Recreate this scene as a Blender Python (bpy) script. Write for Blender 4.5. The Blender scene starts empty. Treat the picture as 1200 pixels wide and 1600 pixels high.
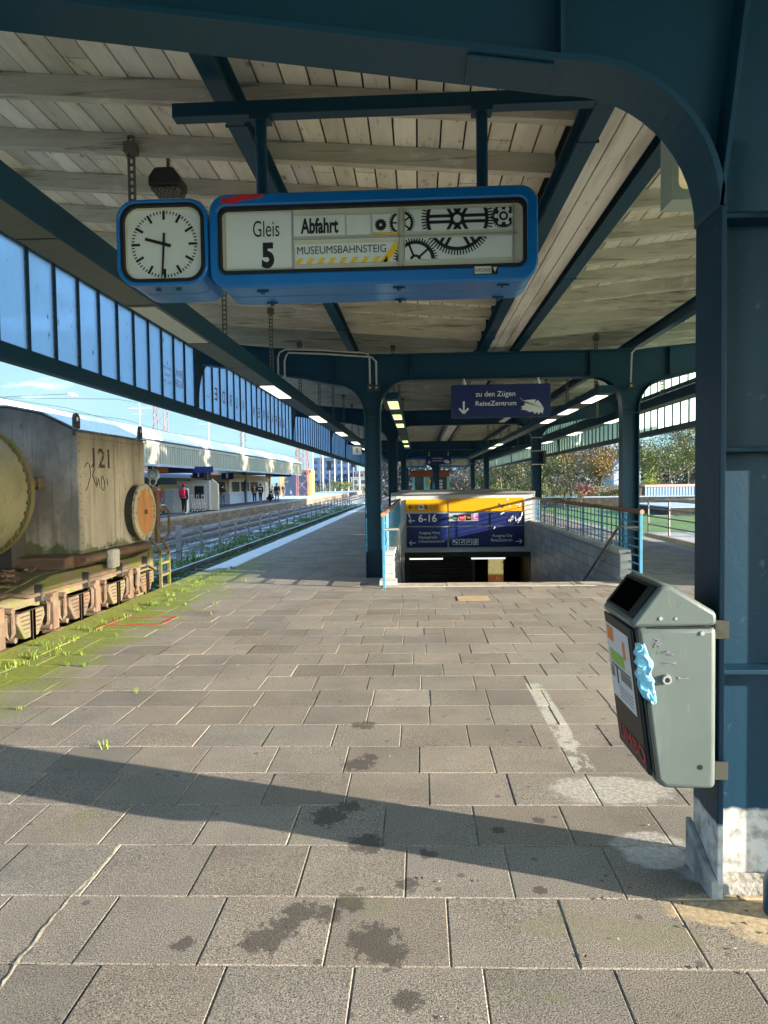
import bpy, bmesh, math, random
from mathutils import Vector, Matrix, noise as mnoise
R = math.radians
SC = bpy.context.scene
COL = SC.collection
# ------------------------------------------------------------------ camera
CAM_H = 1.6
def make_camera():
    y, p, r = R(2.83), R(2.31), R(.75)
    F = Vector((-math.sin(y)*math.cos(p), math.cos(y)*math.cos(p), -math.sin(p)))
    Rt = Vector((math.cos(y), math.sin(y), 0)); U = Rt.cross(F)
    R2 = Rt*math.cos(r) - U*math.sin(r); U2 = U*math.cos(r) + Rt*math.sin(r)
    m = Matrix(((R2.x, U2.x, -F.x, 0), (R2.y, U2.y, -F.y, 0), (R2.z, U2.z, -F.z, CAM_H), (0, 0, 0, 1)))
    cd = bpy.data.cameras.new('camera'); c = bpy.data.objects.new('camera', cd); COL.objects.link(c)
    c.matrix_world = m
    cd.sensor_fit = 'VERTICAL'; cd.sensor_height = 24; cd.lens = 24*1100/1600
    cd.clip_start = .05; cd.clip_end = 3000
    SC.camera = c
make_camera()
# ------------------------------------------------------------------ sky, sun, exposure
SUN_EL = 12.0
SUN_AZ = Vector((.9565, -.2917, 0))
EXPOSURE = 3.0
W = bpy.data.worlds.new('World'); SC.world = W; W.use_nodes = True
def make_world():
    nt = W.node_tree; nt.nodes.clear()
    out = nt.nodes.new('ShaderNodeOutputWorld'); bg = nt.nodes.new('ShaderNodeBackground')
    sky = nt.nodes.new('ShaderNodeTexSky'); sky.sky_type = 'NISHITA'; sky.sun_disc = False
    sky.sun_elevation = R(SUN_EL); sky.sun_rotation = math.atan2(SUN_AZ.x, SUN_AZ.y)
    sky.air_density = .85; sky.dust_density = .5; sky.ozone_density = 2.0
    tc = nt.nodes.new('ShaderNodeTexCoord'); mp = nt.nodes.new('ShaderNodeMapping')
    mp.inputs['Scale'].default_value = (1.6, 1.6, 6.0)
    nz = nt.nodes.new('ShaderNodeTexNoise'); nz.inputs['Scale'].default_value = 2.2; nz.inputs['Detail'].default_value = 7
    nz.inputs['Roughness'].default_value = .58
    rp = nt.nodes.new('ShaderNodeValToRGB'); rp.color_ramp.elements[0].position = .47; rp.color_ramp.elements[1].position = .68
    mx = nt.nodes.new('ShaderNodeMix'); mx.data_type = 'RGBA'
    n2 = nt.nodes.new('ShaderNodeTexNoise'); n2.inputs['Scale'].default_value = 3.1; n2.inputs['Detail'].default_value = 6; nt.links.new(mp.outputs[0], n2.inputs['Vector'])
    r2 = nt.nodes.new('ShaderNodeValToRGB'); r2.color_ramp.elements[0].position = .40; r2.color_ramp.elements[0].color = (.44, .76, .88, 1); r2.color_ramp.elements[1].position = .62; r2.color_ramp.elements[1].color = (.54, .82, .86, 1)
    nt.links.new(n2.outputs['Fac'], r2.inputs['Fac']); nt.links.new(r2.outputs['Color'], mx.inputs[7])
    ml = nt.nodes.new('ShaderNodeMath'); ml.operation = 'MULTIPLY'; ml.inputs[1].default_value = 1.0
    L = nt.links.new
    sp = nt.nodes.new('ShaderNodeSeparateXYZ'); nt.links.new(tc.outputs['Generated'], sp.inputs[0])
    bk = nt.nodes.new('ShaderNodeMapRange'); bk.inputs['From Min'].default_value = .33; bk.inputs['From Max'].default_value = .05; bk.inputs['To Max'].default_value = .48
    nt.links.new(sp.outputs['Z'], bk.inputs['Value'])
    wx = nt.nodes.new('ShaderNodeMapRange'); wx.inputs['From Min'].default_value = .5; wx.inputs['From Max'].default_value = -.2
    nt.links.new(sp.outputs['X'], wx.inputs['Value'])
    bw = nt.nodes.new('ShaderNodeMath'); bw.operation = 'MULTIPLY'; nt.links.new(bk.outputs[0], bw.inputs[0]); nt.links.new(wx.outputs[0], bw.inputs[1])
    ad = nt.nodes.new('ShaderNodeMath'); ad.operation = 'ADD'; nt.links.new(nz.outputs['Fac'], ad.inputs[0]); nt.links.new(bw.outputs[0], ad.inputs[1])
    L(tc.outputs['Generated'], mp.inputs['Vector']); L(mp.outputs['Vector'], nz.inputs['Vector']); L(ad.outputs[0], rp.inputs['Fac'])
    L(rp.outputs['Color'], ml.inputs[0]); L(ml.outputs[0], mx.inputs[0]); L(sky.outputs[0], mx.inputs[6])
    L(mx.outputs[2], bg.inputs['Color']); bg.inputs['Strength'].default_value = .15
    L(bg.outputs[0], out.inputs['Surface'])
make_world()
def make_sun():
    ld = bpy.data.lights.new('sun', 'SUN'); ld.energy = 2.35; ld.angle = R(.5); ld.color = (1, .91, .78)
    o = bpy.data.objects.new('sun', ld); COL.objects.link(o)
    e = R(SUN_EL); d = Vector((SUN_AZ.x*math.cos(e), SUN_AZ.y*math.cos(e), math.sin(e)))
    o.rotation_euler = d.to_track_quat('Z', 'Y').to_euler(); o.location = (30, -10, 20)
make_sun()
SC.view_settings.view_transform = 'Standard'; SC.view_settings.look = 'None'
SC.view_settings.exposure = EXPOSURE; SC.view_settings.gamma = 1
# ------------------------------------------------------------------ helpers
def C(r, g, b):
    f = lambda c: (c/255/12.92 if c/255 <= .04045 else ((c/255+.055)/1.055)**2.4)
    return (f(r), f(g), f(b), 1)
def lin(r, g=None, b=None): return (r, r if g is None else g, r if b is None else b, 1)
def mat(name, base, rough=.6, metal=0, layers=(), bump=0, bscale=60, spec=.4, emit=None, estr=0, tone=None, coat=0):
    """base colour plus noise-masked layers (colour, scale xyz, lo, hi, amount)"""
    m = bpy.data.materials.new(name); m.use_nodes = True; nt = m.node_tree; n = nt.nodes; L = nt.links.new
    b = n['Principled BSDF']; b.inputs['Roughness'].default_value = rough; b.inputs['Metallic'].default_value = metal
    b.inputs['Specular IOR Level'].default_value = spec
    if coat: b.inputs['Coat Weight'].default_value = coat; b.inputs['Coat Roughness'].default_value = .15
    tc = n.new('ShaderNodeTexCoord')
    rgb = n.new('ShaderNodeRGB'); rgb.outputs[0].default_value = base; cur = rgb.outputs[0]
    if tone:
        at = n.new('ShaderNodeAttribute'); at.attribute_name = tone
        mm = n.new('ShaderNodeMix'); mm.data_type = 'RGBA'; mm.blend_type = 'MULTIPLY'; mm.inputs[0].default_value = 1
        L(cur, mm.inputs[6]); L(at.outputs['Color'], mm.inputs[7]); cur = mm.outputs[2]
    for i, (c, s, lo, hi, amt) in enumerate(layers):
        if not isinstance(s, tuple): s = (s, s, s)
        mp = n.new('ShaderNodeMapping'); mp.inputs['Scale'].default_value = s; mp.inputs['Location'].default_value = (i*3.7, i*1.3, i*5.1)
        nz = n.new('ShaderNodeTexNoise'); nz.inputs['Scale'].default_value = 1; nz.inputs['Detail'].default_value = 5; nz.inputs['Roughness'].default_value = .62
        mr = n.new('ShaderNodeMapRange'); mr.inputs['From Min'].default_value = lo; mr.inputs['From Max'].default_value = hi; mr.inputs['To Max'].default_value = amt
        mx = n.new('ShaderNodeMix'); mx.data_type = 'RGBA'; mx.inputs[7].default_value = c
        L(tc.outputs['Object'], mp.inputs['Vector']); L(mp.outputs['Vector'], nz.inputs['Vector']); L(nz.outputs['Fac'], mr.inputs['Value'])
        L(mr.outputs['Result'], mx.inputs[0]); L(cur, mx.inputs[6]); cur = mx.outputs[2]
    L(cur, b.inputs['Base Color'])
    if bump:
        nz = n.new('ShaderNodeTexNoise'); nz.inputs['Scale'].default_value = bscale; nz.inputs['Detail'].default_value = 4
        bp = n.new('ShaderNodeBump'); bp.inputs['Strength'].default_value = bump; bp.inputs['Distance'].default_value = .01
        L(tc.outputs['Object'], nz.inputs['Vector']); L(nz.outputs['Fac'], bp.inputs['Height']); L(bp.outputs['Normal'], b.inputs['Normal'])
    if emit: b.inputs['Emission Color'].default_value = emit; b.inputs['Emission Strength'].default_value = estr
    return m
class N:
    """tiny node helper for the hand-made materials"""
    def __init__(s, name):
        s.m = bpy.data.materials.new(name); s.m.use_nodes = True; s.nt = s.m.node_tree; s.n = s.nt.nodes
        s.b = s.n['Principled BSDF']; s.pos = s.n.new('ShaderNodeNewGeometry').outputs['Position']
        s.xyz = s.n.new('ShaderNodeSeparateXYZ'); s.L(s.pos, s.xyz.inputs[0])
    def L(s, a, b): s.nt.links.new(a, b)
    def noise(s, scale, detail=4, rough=.6, vec=None, dist=0):
        z = s.n.new('ShaderNodeTexNoise'); z.inputs['Scale'].default_value = 1; z.inputs['Detail'].default_value = detail
        z.inputs['Roughness'].default_value = rough; z.inputs['Distortion'].default_value = dist
        mp = s.n.new('ShaderNodeMapping'); mp.inputs['Scale'].default_value = scale if isinstance(scale, tuple) else (scale,)*3
        s.L(vec or s.pos, mp.inputs['Vector']); s.L(mp.outputs[0], z.inputs['Vector']); return z.outputs['Fac']
    def rng(s, v, a, b, c=0, d=1, smooth=False):
        r = s.n.new('ShaderNodeMapRange'); r.inputs['From Min'].default_value = a; r.inputs['From Max'].default_value = b
        r.inputs['To Min'].default_value = c; r.inputs['To Max'].default_value = d
        if smooth: r.interpolation_type = 'SMOOTHSTEP'
        s.L(v, r.inputs['Value']); return r.outputs['Result']
    def math(s, op, a, b=None):
        q = s.n.new('ShaderNodeMath'); q.operation = op
        for i, x in enumerate((a, b)):
            if x is None: continue
            if isinstance(x, (int, float)): q.inputs[i].default_value = x
            else: s.L(x, q.inputs[i])
        return q.outputs[0]
    def mix(s, fac, a, b, mode='MIX'):
        q = s.n.new('ShaderNodeMix'); q.data_type = 'RGBA'; q.blend_type = mode
        for i, x in ((0, fac), (6, a), (7, b)):
            if isinstance(x, (int, float)): q.inputs[i].default_value = x
            elif isinstance(x, tuple): q.inputs[i].default_value = x
            else: s.L(x, q.inputs[i])
        return q.outputs[2]
    def bump(s, h, strength, dist=.01):
        q = s.n.new('ShaderNodeBump'); q.inputs['Strength'].default_value = strength; q.inputs['Distance'].default_value = dist
        s.L(h, q.inputs['Height']); s.L(q.outputs[0], s.b.inputs['Normal'])
class MB:
    def __init__(s): s.v = []; s.f = []
    def add(s, vs, fs):
        o = len(s.v); s.v += [tuple(v) for v in vs]; s.f += [tuple(i+o for i in f) for f in fs]; return s
    def box(s, x0, y0, z0, x1, y1, z1):
        return s.add([(x0,y0,z0),(x1,y0,z0),(x1,y1,z0),(x0,y1,z0),(x0,y0,z1),(x1,y0,z1),(x1,y1,z1),(x0,y1,z1)],
                     [(0,3,2,1),(4,5,6,7),(0,1,5,4),(1,2,6,5),(2,3,7,6),(3,0,4,7)])
    def prism(s, pts, axis, a, b):
        n = len(pts)
        def P(p, t): return {'Y': (p[0], t, p[1]), 'X': (t, p[0], p[1]), 'Z': (p[0], p[1], t)}[axis]
        return s.add([P(p, a) for p in pts]+[P(p, b) for p in pts],
                     [tuple(range(n))[::-1], tuple(range(n, 2*n))]+[(i, (i+1) % n, n+(i+1) % n, n+i) for i in range(n)])
    def bar(s, p, q, w, h, up=(0,0,1)):
        p, q = Vector(p), Vector(q); d = (q-p).normalized(); u = Vector(up)
        if abs(d.dot(u)) > .98: u = Vector((0, 1, 0))
        r = d.cross(u).normalized(); u = r.cross(d)
        o = []
        for c in (p, q):
            for a, b in ((-1,-1),(1,-1),(1,1),(-1,1)): o.append(c+r*a*w/2+u*b*h/2)
        return s.add(o, [(0,3,2,1),(4,5,6,7),(0,1,5,4),(1,2,6,5),(2,3,7,6),(3,0,4,7)])
    def tube(s, pts, r, n=8, cap=True):
        pts = [Vector(p) for p in pts]; k = len(pts); rr = r if isinstance(r, (list, tuple)) else [r]*k
        base = len(s.v); ref = None; fs = []
        for i, p in enumerate(pts):
            d = (pts[min(i+1, k-1)]-pts[max(i-1, 0)]).normalized()
            if ref is None: ref = Vector((0,0,1)) if abs(d.z) < .9 else Vector((1,0,0))
            a = d.cross(ref); a = a.normalized() if a.length > 1e-6 else Vector((1,0,0)); b = a.cross(d); ref = b
            for j in range(n):
                t = 2*math.pi*j/n; s.v.append(tuple(p+(a*math.cos(t)+b*math.sin(t))*rr[i]))
        for i in range(k-1):
            for j in range(n):
                j2 = (j+1) % n; fs.append((base+i*n+j, base+i*n+j2, base+(i+1)*n+j2, base+(i+1)*n+j))
        if cap: fs.append(tuple(base+j for j in range(n))[::-1]); fs.append(tuple(base+(k-1)*n+j for j in range(n)))
        s.f += fs; return s
    def lathe(s, c, axis, prof, n=24):
        """prof: (distance along axis, radius)"""
        c = Vector(c); a = {'X': Vector((1,0,0)), 'Y': Vector((0,1,0)), 'Z': Vector((0,0,1))}[axis]
        return s.tube2([c+a*t for t, _ in prof], [r for _, r in prof], axis, n)
    def tube2(s, pts, rr, axis, n):
        ax = {'X': (Vector((0,1,0)), Vector((0,0,1))), 'Y': (Vector((1,0,0)), Vector((0,0,1))), 'Z': (Vector((1,0,0)), Vector((0,1,0)))}[axis]
        o = len(s.v)
        for p, r in zip(pts, rr):
            for j in range(n):
                t = 2*math.pi*j/n; s.v.append(tuple(p+(ax[0]*math.cos(t)+ax[1]*math.sin(t))*max(r, 1e-4)))
        for i in range(len(pts)-1):
            for j in range(n):
                j2 = (j+1) % n; s.f.append((o+i*n+j, o+i*n+j2, o+(i+1)*n+j2, o+(i+1)*n+j))
        s.f.append(tuple(o+j for j in range(n))); s.f.append(tuple(o+(len(pts)-1)*n+j for j in range(n)))
        return s
    def build(s, name, m, parent=None, bevel=0, smooth=False, kind=None, seg=2, ang=35):
        me = bpy.data.meshes.new(name)
        off = Vector((0, 0, 0))
        if parent is not None:
            q = parent
            while q is not None: off += q.location; q = q.parent
        me.from_pydata([tuple(Vector(v)-off) for v in s.v], [], s.f)
        bm = bmesh.new(); bm.from_mesh(me); bmesh.ops.recalc_face_normals(bm, faces=bm.faces); bm.to_mesh(me); bm.free()
        o = bpy.data.objects.new(name, me); COL.objects.link(o)
        if m is not None: me.materials.append(m)
        if parent is not None: o.parent = parent
        if smooth:
            me.polygons.foreach_set('use_smooth', [True]*len(me.polygons)); me.set_sharp_from_angle(angle=R(ang))
        if bevel:
            b = o.modifiers.new('bevel', 'BEVEL'); b.width = bevel; b.segments = seg; b.limit_method = 'ANGLE'; b.angle_limit = R(40)
        if kind: o['kind'] = kind
        return o
def parts(mb, name, m, parent, **k):
    """link every separate piece of mb as a part of its own"""
    n = len(mb.v); p = list(range(n))
    def find(i):
        while p[i] != i: p[i] = p[p[i]]; i = p[i]
        return i
    for f in mb.f:
        for i in f[1:]: p[find(i)] = find(f[0])
    groups = {}
    for f in mb.f: groups.setdefault(find(f[0]), []).append(f)
    for fs in groups.values():
        ix = sorted({i for f in fs for i in f}); mp = {i: j for j, i in enumerate(ix)}
        q = MB(); q.add([mb.v[i] for i in ix], [tuple(mp[i] for i in f) for f in fs]); q.build(name, m, parent, **k)
def thing(name, label, cat, loc=(0,0,0), group=None):
    o = bpy.data.objects.new(name, None); COL.objects.link(o); o.location = loc; o.empty_display_size = .2
    o['label'] = label; o['category'] = cat
    if group: o['group'] = group
    return o
def tag(o, label, cat, group=None):
    o['label'] = label; o['category'] = cat
    if group: o['group'] = group
    return o
def dup(root, loc, label=None, rz=None, scale=None):
    r = root.copy(); COL.objects.link(r); r.location = loc
    if label: r['label'] = label
    if rz is not None: r.rotation_euler = (0, 0, rz)
    if scale: r.scale = scale if isinstance(scale, tuple) else (scale,)*3
    for ch in list(root.children):
        c = ch.copy(); COL.objects.link(c); c.parent = r
        for g in list(ch.children):
            d = g.copy(); COL.objects.link(d); d.parent = c
    return r
def text_mesh(s, bold=0.0):
    cu = bpy.data.curves.new('lettering', 'FONT'); cu.body = s; cu.size = 1; cu.offset = bold; cu.resolution_u = 6
    ob = bpy.data.objects.new('lettering', cu); COL.objects.link(ob)
    dg = bpy.context.evaluated_depsgraph_get(); me = bpy.data.meshes.new_from_object(ob.evaluated_get(dg))
    bpy.data.objects.remove(ob); bpy.data.curves.remove(cu)
    v = [x.co.copy() for x in me.vertices]; f = [tuple(p.vertices) for p in me.polygons]
    bpy.data.meshes.remove(me)
    return v, f
def text(s, rect, plane, m, parent, bold=0.0, mirror=False, name='lettering', fit=True):
    """rect (a0,a1,z0,z1); plane ('Y',y) seen from -Y or ('X',x) seen from +X"""
    v, f = text_mesh(s, bold)
    x0 = min(p.x for p in v); x1 = max(p.x for p in v); y0 = min(p.y for p in v); y1 = max(p.y for p in v)
    a0, a1, z0, z1 = rect; kz = (z1-z0)/(y1-y0); ka = (a1-a0)/(x1-x0) if fit else kz
    b = MB(); out = []
    for p in v:
        a = a0+(p.x-x0)*ka; z = z0+(p.y-y0)*kz
        if mirror: a = a0+a1-a
        out.append((a, plane[1], z) if plane[0] == 'Y' else (plane[1], a, z))
    b.add(out, f)
    return b.build(name, m, parent)
def clip(poly, x0, x1, z0, z1):
    def cut(p, ins, inter):
        r = []
        for i in range(len(p)):
            a, b = p[i-1], p[i]
            if ins(b):
                if not ins(a): r.append(inter(a, b))
                r.append(b)
            elif ins(a): r.append(inter(a, b))
        return r
    ix = lambda c: (lambda a, b: (c, a[1]+(b[1]-a[1])*(c-a[0])/(b[0]-a[0])))
    iz = lambda c: (lambda a, b: (a[0]+(b[0]-a[0])*(c-a[1])/(b[1]-a[1]), c))
    for ins, it in ((lambda p: p[0] >= x0, ix(x0)), (lambda p: p[0] <= x1, ix(x1)), (lambda p: p[1] >= z0, iz(z0)), (lambda p: p[1] <= z1, iz(z1))):
        if not poly: break
        poly = cut(poly, ins, it)
    return poly if len(poly) > 2 else None
def arc(cx, cz, r, a0, a1, n=12): return [(cx+r*math.cos(R(a0+(a1-a0)*i/n)), cz+r*math.sin(R(a0+(a1-a0)*i/n))) for i in range(n+1)]
def rrect(x0, z0, x1, z1, r, n=8):
    return arc(x1-r, z1-r, r, 0, 90, n)+arc(x0+r, z1-r, r, 90, 180, n)+arc(x0+r, z0+r, r, 180, 270, n)+arc(x1-r, z0+r, r, 270, 360, n)
def ring(mb, outer, inner, y0, y1):
    """frame between two equal-length outlines in the XZ plane"""
    n = len(outer); vs = [(p[0], y, p[1]) for y in (y0, y1) for o in (outer, inner) for p in o]
    fs = []
    for i in range(n):
        j = (i+1) % n
        fs += [(i, j, n+j, n+i), (2*n+i, 3*n+i, 3*n+j, 2*n+j), (i, 2*n+i, 2*n+j, j), (n+i, n+j, 3*n+j, 3*n+i)]
    mb.add(vs, fs)
# ------------------------------------------------------------------ materials
BLUE = (.004, .050, .090, 1)
M = {}
M['steel'] = mat('blue_steel_paint', BLUE, .42, layers=[((.006,.045,.085,1), 1.3, .4, .7, .8), ((.03,.07,.10,1), 9, .62, .8, .3), ((.03,.022,.016,1), (14,14,5), .68, .78, .6)], bump=.06, bscale=25, spec=.32)
def column_paint():
    k = N('column_paint'); s = k.b; s.inputs['Roughness'].default_value = .5; s.inputs['Specular IOR Level'].default_value = .25
    c = k.mix(k.rng(k.noise((3, 3, .8), 6), .4, .7), (.003,.034,.064,1), (.004,.024,.045,1))
    c = k.mix(k.rng(k.noise(16), .66, .76, 0, .5), c, (.12,.16,.17,1))
    z = k.math('ADD', k.xyz.outputs['Z'], k.rng(k.noise(5), 0, 1, -.04, .04))
    w = k.mix(k.rng(k.noise(18, 6), .45, .7), (.50,.50,.47,1), (.17,.16,.145,1))
    c = k.mix(k.rng(z, .285, .30, 1, 0), c, w)
    k.L(c, s.inputs['Base Color']); k.bump(k.noise(40), .12); return k.m
M['column'] = column_paint()
def wood():
    k = N('weathered_white_boards'); k.b.inputs['Roughness'].default_value = .85
    c = k.mix(k.rng(k.noise((9, 1.2, 9), 6), .35, .7), (.80,.75,.65,1), (.63,.575,.475,1))
    c = k.mix(k.rng(k.noise((2.5, .6, 2.5), 5), .45, .72), c, (.84,.82,.77,1))
    c = k.mix(k.rng(k.noise((11, 5, 11), 6), .62, .72, 0, .8), c, (.13,.10,.075,1))
    c = k.mix(k.rng(k.noise((30, 3, 30), 4), .6, .75, 0, .5), c, (.17,.14,.10,1))
    at = k.n.new('ShaderNodeAttribute'); at.attribute_name = 'tone'
    c = k.mix(1.0, c, at.outputs['Color'], 'MULTIPLY')
    k.L(c, k.b.inputs['Base Color']); k.bump(k.noise((25, 3, 25), 5), .25); return k.m
M['boards'] = wood()
def rafterwood():
    k = N('weathered_rafter_wood'); k.b.inputs['Roughness'].default_value = .88
    c = k.mix(k.rng(k.noise((1.2, 9, 9), 6), .3, .7), (.66,.61,.51,1), (.46,.415,.33,1))
    c = k.mix(k.rng(k.noise((1.5, 30, 22), 5), .56, .7, 0, .8), c, (.14,.11,.08,1))
    c = k.mix(k.rng(k.noise((3, 6, 6), 5), .6, .75), c, (.76,.74,.68,1))
    k.L(c, k.b.inputs['Base Color']); k.bump(k.noise((4, 30, 30), 5), .3); return k.m
M['rafter'] = rafterwood()
M['strip'] = mat('white_painted_boards', (.83,.81,.76,1), .75, layers=[((.42,.38,.31,1), (6,.7,6), .45, .7, .8), ((.2,.16,.12,1), (14,4,14), .64, .74, .7)], bump=.15)
M['signblue'] = mat('glossy_sign_blue', (.0, .15, .47, 1), .28, layers=[((.0,.125,.40,1), 2.5, .4, .7, .7), ((.10,.2,.36,1), (3,22,22), .63, .8, .35)], spec=.5, coat=.25)
M['black'] = mat('black_rubber', lin(.008), .5)
M['blackpaint'] = mat('black_print', lin(.012), .5)
M['dial'] = mat('dial_white', (.66,.70,.66,1), .35, layers=[((.55,.60,.55,1), 3, .4, .7, .5)], spec=.5)
M['panelwhite'] = mat('panel_white', (.68,.72,.70,1), .3, layers=[((.58,.62,.59,1), 3, .4, .7, .5)], spec=.5)
M['cream'] = mat('cream_plastic', (.62,.60,.47,1), .4, layers=[((.5,.47,.36,1), 6, .4, .7, .5)])
M['yellow'] = mat('yellow_print', (.80,.52,.02,1), .45)
M['red'] = mat('red_paint', (.55,.02,.03,1), .5, layers=[((.35,.02,.03,1), 20, .45, .6, .7)])
M['navy'] = mat('navy_sign', (.009,.019,.115,1), .45, layers=[((.012,.023,.13,1), 4, .4, .7, .6)])
M['white'] = mat('white_print', lin(.8), .5)
M['chalk'] = mat('white_scribble', lin(.75), .8)
M['amber'] = mat('amber_sign', (.78,.36,.005,1), .4, layers=[((.68,.32,.01,1), 4, .4, .7, .6)])
M['alu'] = mat('aluminium', (.5,.51,.5,1), .35, .7)
M['steelgrey'] = mat('brushed_steel', (.42,.42,.40,1), .32, .85)
M['conduit'] = mat('grey_conduit', (.50,.49,.45,1), .5, layers=[((.33,.31,.27,1), 8, .45, .7, .7)])
M['galv'] = mat('galvanised_hanger', (.16,.14,.115,1), .6, .3)
M['lamp'] = mat('lit_diffuser', (.9,.9,.85,1), .4, emit=(1,.93,.72,1), estr=.45)
M['lampgreen'] = mat('yellowish_lit_diffuser', (.9,.95,.6,1), .4, emit=(.72,1,.28,1), estr=.26)
M['unlit'] = mat('unlit_diffuser', (.55,.60,.58,1), .3)
def glass(name, tint, tr, mixw, dirt):
    k = N(name); n = k.n; n.remove(k.b); out = [x for x in n if x.type == 'OUTPUT_MATERIAL'][0]
    t = n.new('ShaderNodeBsdfTransparent'); t.inputs[0].default_value = tint
    d = n.new('ShaderNodeBsdfTranslucent'); d.inputs[0].default_value = tr
    g = n.new('ShaderNodeBsdfPrincipled'); g.inputs['Base Color'].default_value = (.35,.45,.5,1); g.inputs['Roughness'].default_value = .3
    df = n.new('ShaderNodeBsdfDiffuse'); df.inputs[0].default_value = (.05,.045,.04,1)
    m1 = n.new('ShaderNodeMixShader'); m1.inputs[0].default_value = mixw; k.L(t.outputs[0], m1.inputs[1]); k.L(d.outputs[0], m1.inputs[2])
    m2 = n.new('ShaderNodeMixShader'); m2.inputs[0].default_value = .1; k.L(m1.outputs[0], m2.inputs[1]); k.L(g.outputs[0], m2.inputs[2])
    m3 = n.new('ShaderNodeMixShader'); k.L(k.rng(k.noise((14, 14, 7), 6), .64, .70, 0, dirt), m3.inputs[0]); k.L(m2.outputs[0], m3.inputs[1]); k.L(df.outputs[0], m3.inputs[2])
    m4 = n.new('ShaderNodeMixShader'); k.L(k.rng(k.noise((2, 2, .7), 5), .35, .75, .0, .35), m4.inputs[0]); k.L(m3.outputs[0], m4.inputs[1]); k.L(d.outputs[0], m4.inputs[2])
    k.L(m4.outputs[0], out.inputs['Surface']); return k.m
M['wireglass'] = glass('wired_glass', (.58,.70,.80,1), (.62,.76,.88,1), .55, .9)
M['milkglass'] = glass('frosted_glass', (.60,.68,.64,1), (.62,.72,.66,1), .93, .2)
def paving():
    k = N('concrete_paving'); b = k.b; b.inputs['Roughness'].default_value = .82; b.inputs['Specular IOR Level'].default_value = .35
    at = k.n.new('ShaderNodeAttribute'); at.attribute_name = 'tone'
    c = k.mix(k.rng(k.noise(1.1, 4), .35, .68), (.262,.224,.178,1), (.19,.162,.128,1))
    sp = k.noise(190, 2, .5); c = k.mix(k.rng(sp, .56, .66, 0, .6), c, (.50,.46,.39,1)); c = k.mix(k.rng(sp, .46, .37, 0, .85), c, (.035,.03,.026,1))
    c = k.mix(k.rng(k.noise(75, 3), .6, .7, 0, .4), c, (.07,.065,.06,1))
    c = k.mix(k.rng(k.noise((.9, 1.3, 1), 7, .68), .5, .72, 0, .55), c, (.115,.102,.088,1))
    c = k.mix(k.rng(k.noise((2.6, 3.4, 1), 7, .7), .58, .74, 0, .5), c, (.31,.275,.23,1))
    c = k.mix(1.0, c, at.outputs['Color'], 'MULTIPLY')
    # dark wet stains, a few fixed places
    st = None
    for (x, y, r) in ((-.35,2.55,.07),(-.46,2.555,.085),(-.50,2.47,.08),(-.56,2.395,.10),(-.18,2.40,.12),(-.12,2.33,.08),(-.28,2.62,.08),(-.84,2.365,.05),(-.45,3.32,.12),(-.36,3.42,.08),(-.25,3.06,.11),(-.36,3.95,.12),(-.30,4.05,.07),(.02,2.98,.05),(-.05,2.12,.06),(-.06,2.75,.06),(-.38,4.6,.1),(.35,3.2,.04),(.55,3.3,.04),(.46,2.72,.035)):
        v = k.n.new('ShaderNodeVectorMath'); v.operation = 'DISTANCE'; k.L(k.pos, v.inputs[0]); v.inputs[1].default_value = (x, y, 0)
        q = k.rng(v.outputs['Value'], r*.1, r*1.5, 1, 0); st = q if st is None else k.math('MAXIMUM', st, q)
    nz = k.noise((26, 21, 1), 9, .72, dist=.25)
    c = k.mix(k.rng(k.math('ADD', st, k.math('MULTIPLY', nz, 1.9)), 1.42, 1.56, 0, .7), c, (.042,.035,.029,1))
    c = k.mix(k.rng(k.noise(5, 5, .65), .62, .78, 0, .5), c, (.075,.068,.06,1))
    dots = k.n.new('ShaderNodeTexVoronoi'); dots.inputs['Scale'].default_value = 5.5; k.L(k.pos, dots.inputs['Vector'])
    c = k.mix(k.rng(dots.outputs['Distance'], .075, .11, .6, 0), c, (.055,.05,.046,1))
    def patch(c, spots, col1, col2, amt):
        st = None
        for (x, y, rx, ry) in spots:
            mp = k.n.new('ShaderNodeMapping'); mp.inputs['Location'].default_value = (-x/rx, -y/ry, 0); mp.inputs['Scale'].default_value = (1/rx, 1/ry, 0); k.L(k.pos, mp.inputs[0])
            v = k.n.new('ShaderNodeVectorMath'); v.operation = 'LENGTH'; k.L(mp.outputs[0], v.inputs[0]); q = k.rng(v.outputs['Value'], .35, 1.25, 1, 0); st = q if st is None else k.math('MAXIMUM', st, q)
        f = k.rng(k.math('ADD', st, k.math('MULTIPLY', k.noise(9, 7, .7), 1.1)), .92, 1.12, 0, amt)
        return k.mix(f, c, k.mix(k.rng(k.noise(45, 5, .7), .38, .62), col1, col2))
    c = patch(c, ((.97,3.64,.36,.2), (1.0,3.1,.2,.12)), (.26,.235,.20,1), (.52,.485,.42,1), .85)
    c = patch(c, ((1.18,2.62,.32,.14), (1.3,2.5,.25,.12)), (.36,.26,.14,1), (.60,.46,.28,1), .85)
    c = patch(c, ((1.0,2.98,.16,.12), (1.3,2.85,.3,.1)), (.40,.375,.33,1), (.60,.57,.52,1), .7)
    c = patch(c, ((.55,2.5,.25,.1), (.8,2.45,.2,.1)), (.17,.15,.09,1), (.25,.23,.14,1), .5)
    lx = k.math('SUBTRACT', k.xyz.outputs['X'], k.math('MULTIPLY', k.math('SUBTRACT', k.xyz.outputs['Y'], 4.7), -.004))
    ln = k.math('MULTIPLY', k.math('MULTIPLY', k.rng(lx, .828, .842), k.rng(lx, .968, .954)), k.math('MULTIPLY', k.rng(k.xyz.outputs['Y'], 3.84, 3.88), k.rng(k.xyz.outputs['Y'], 5.60, 5.57)))
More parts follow.
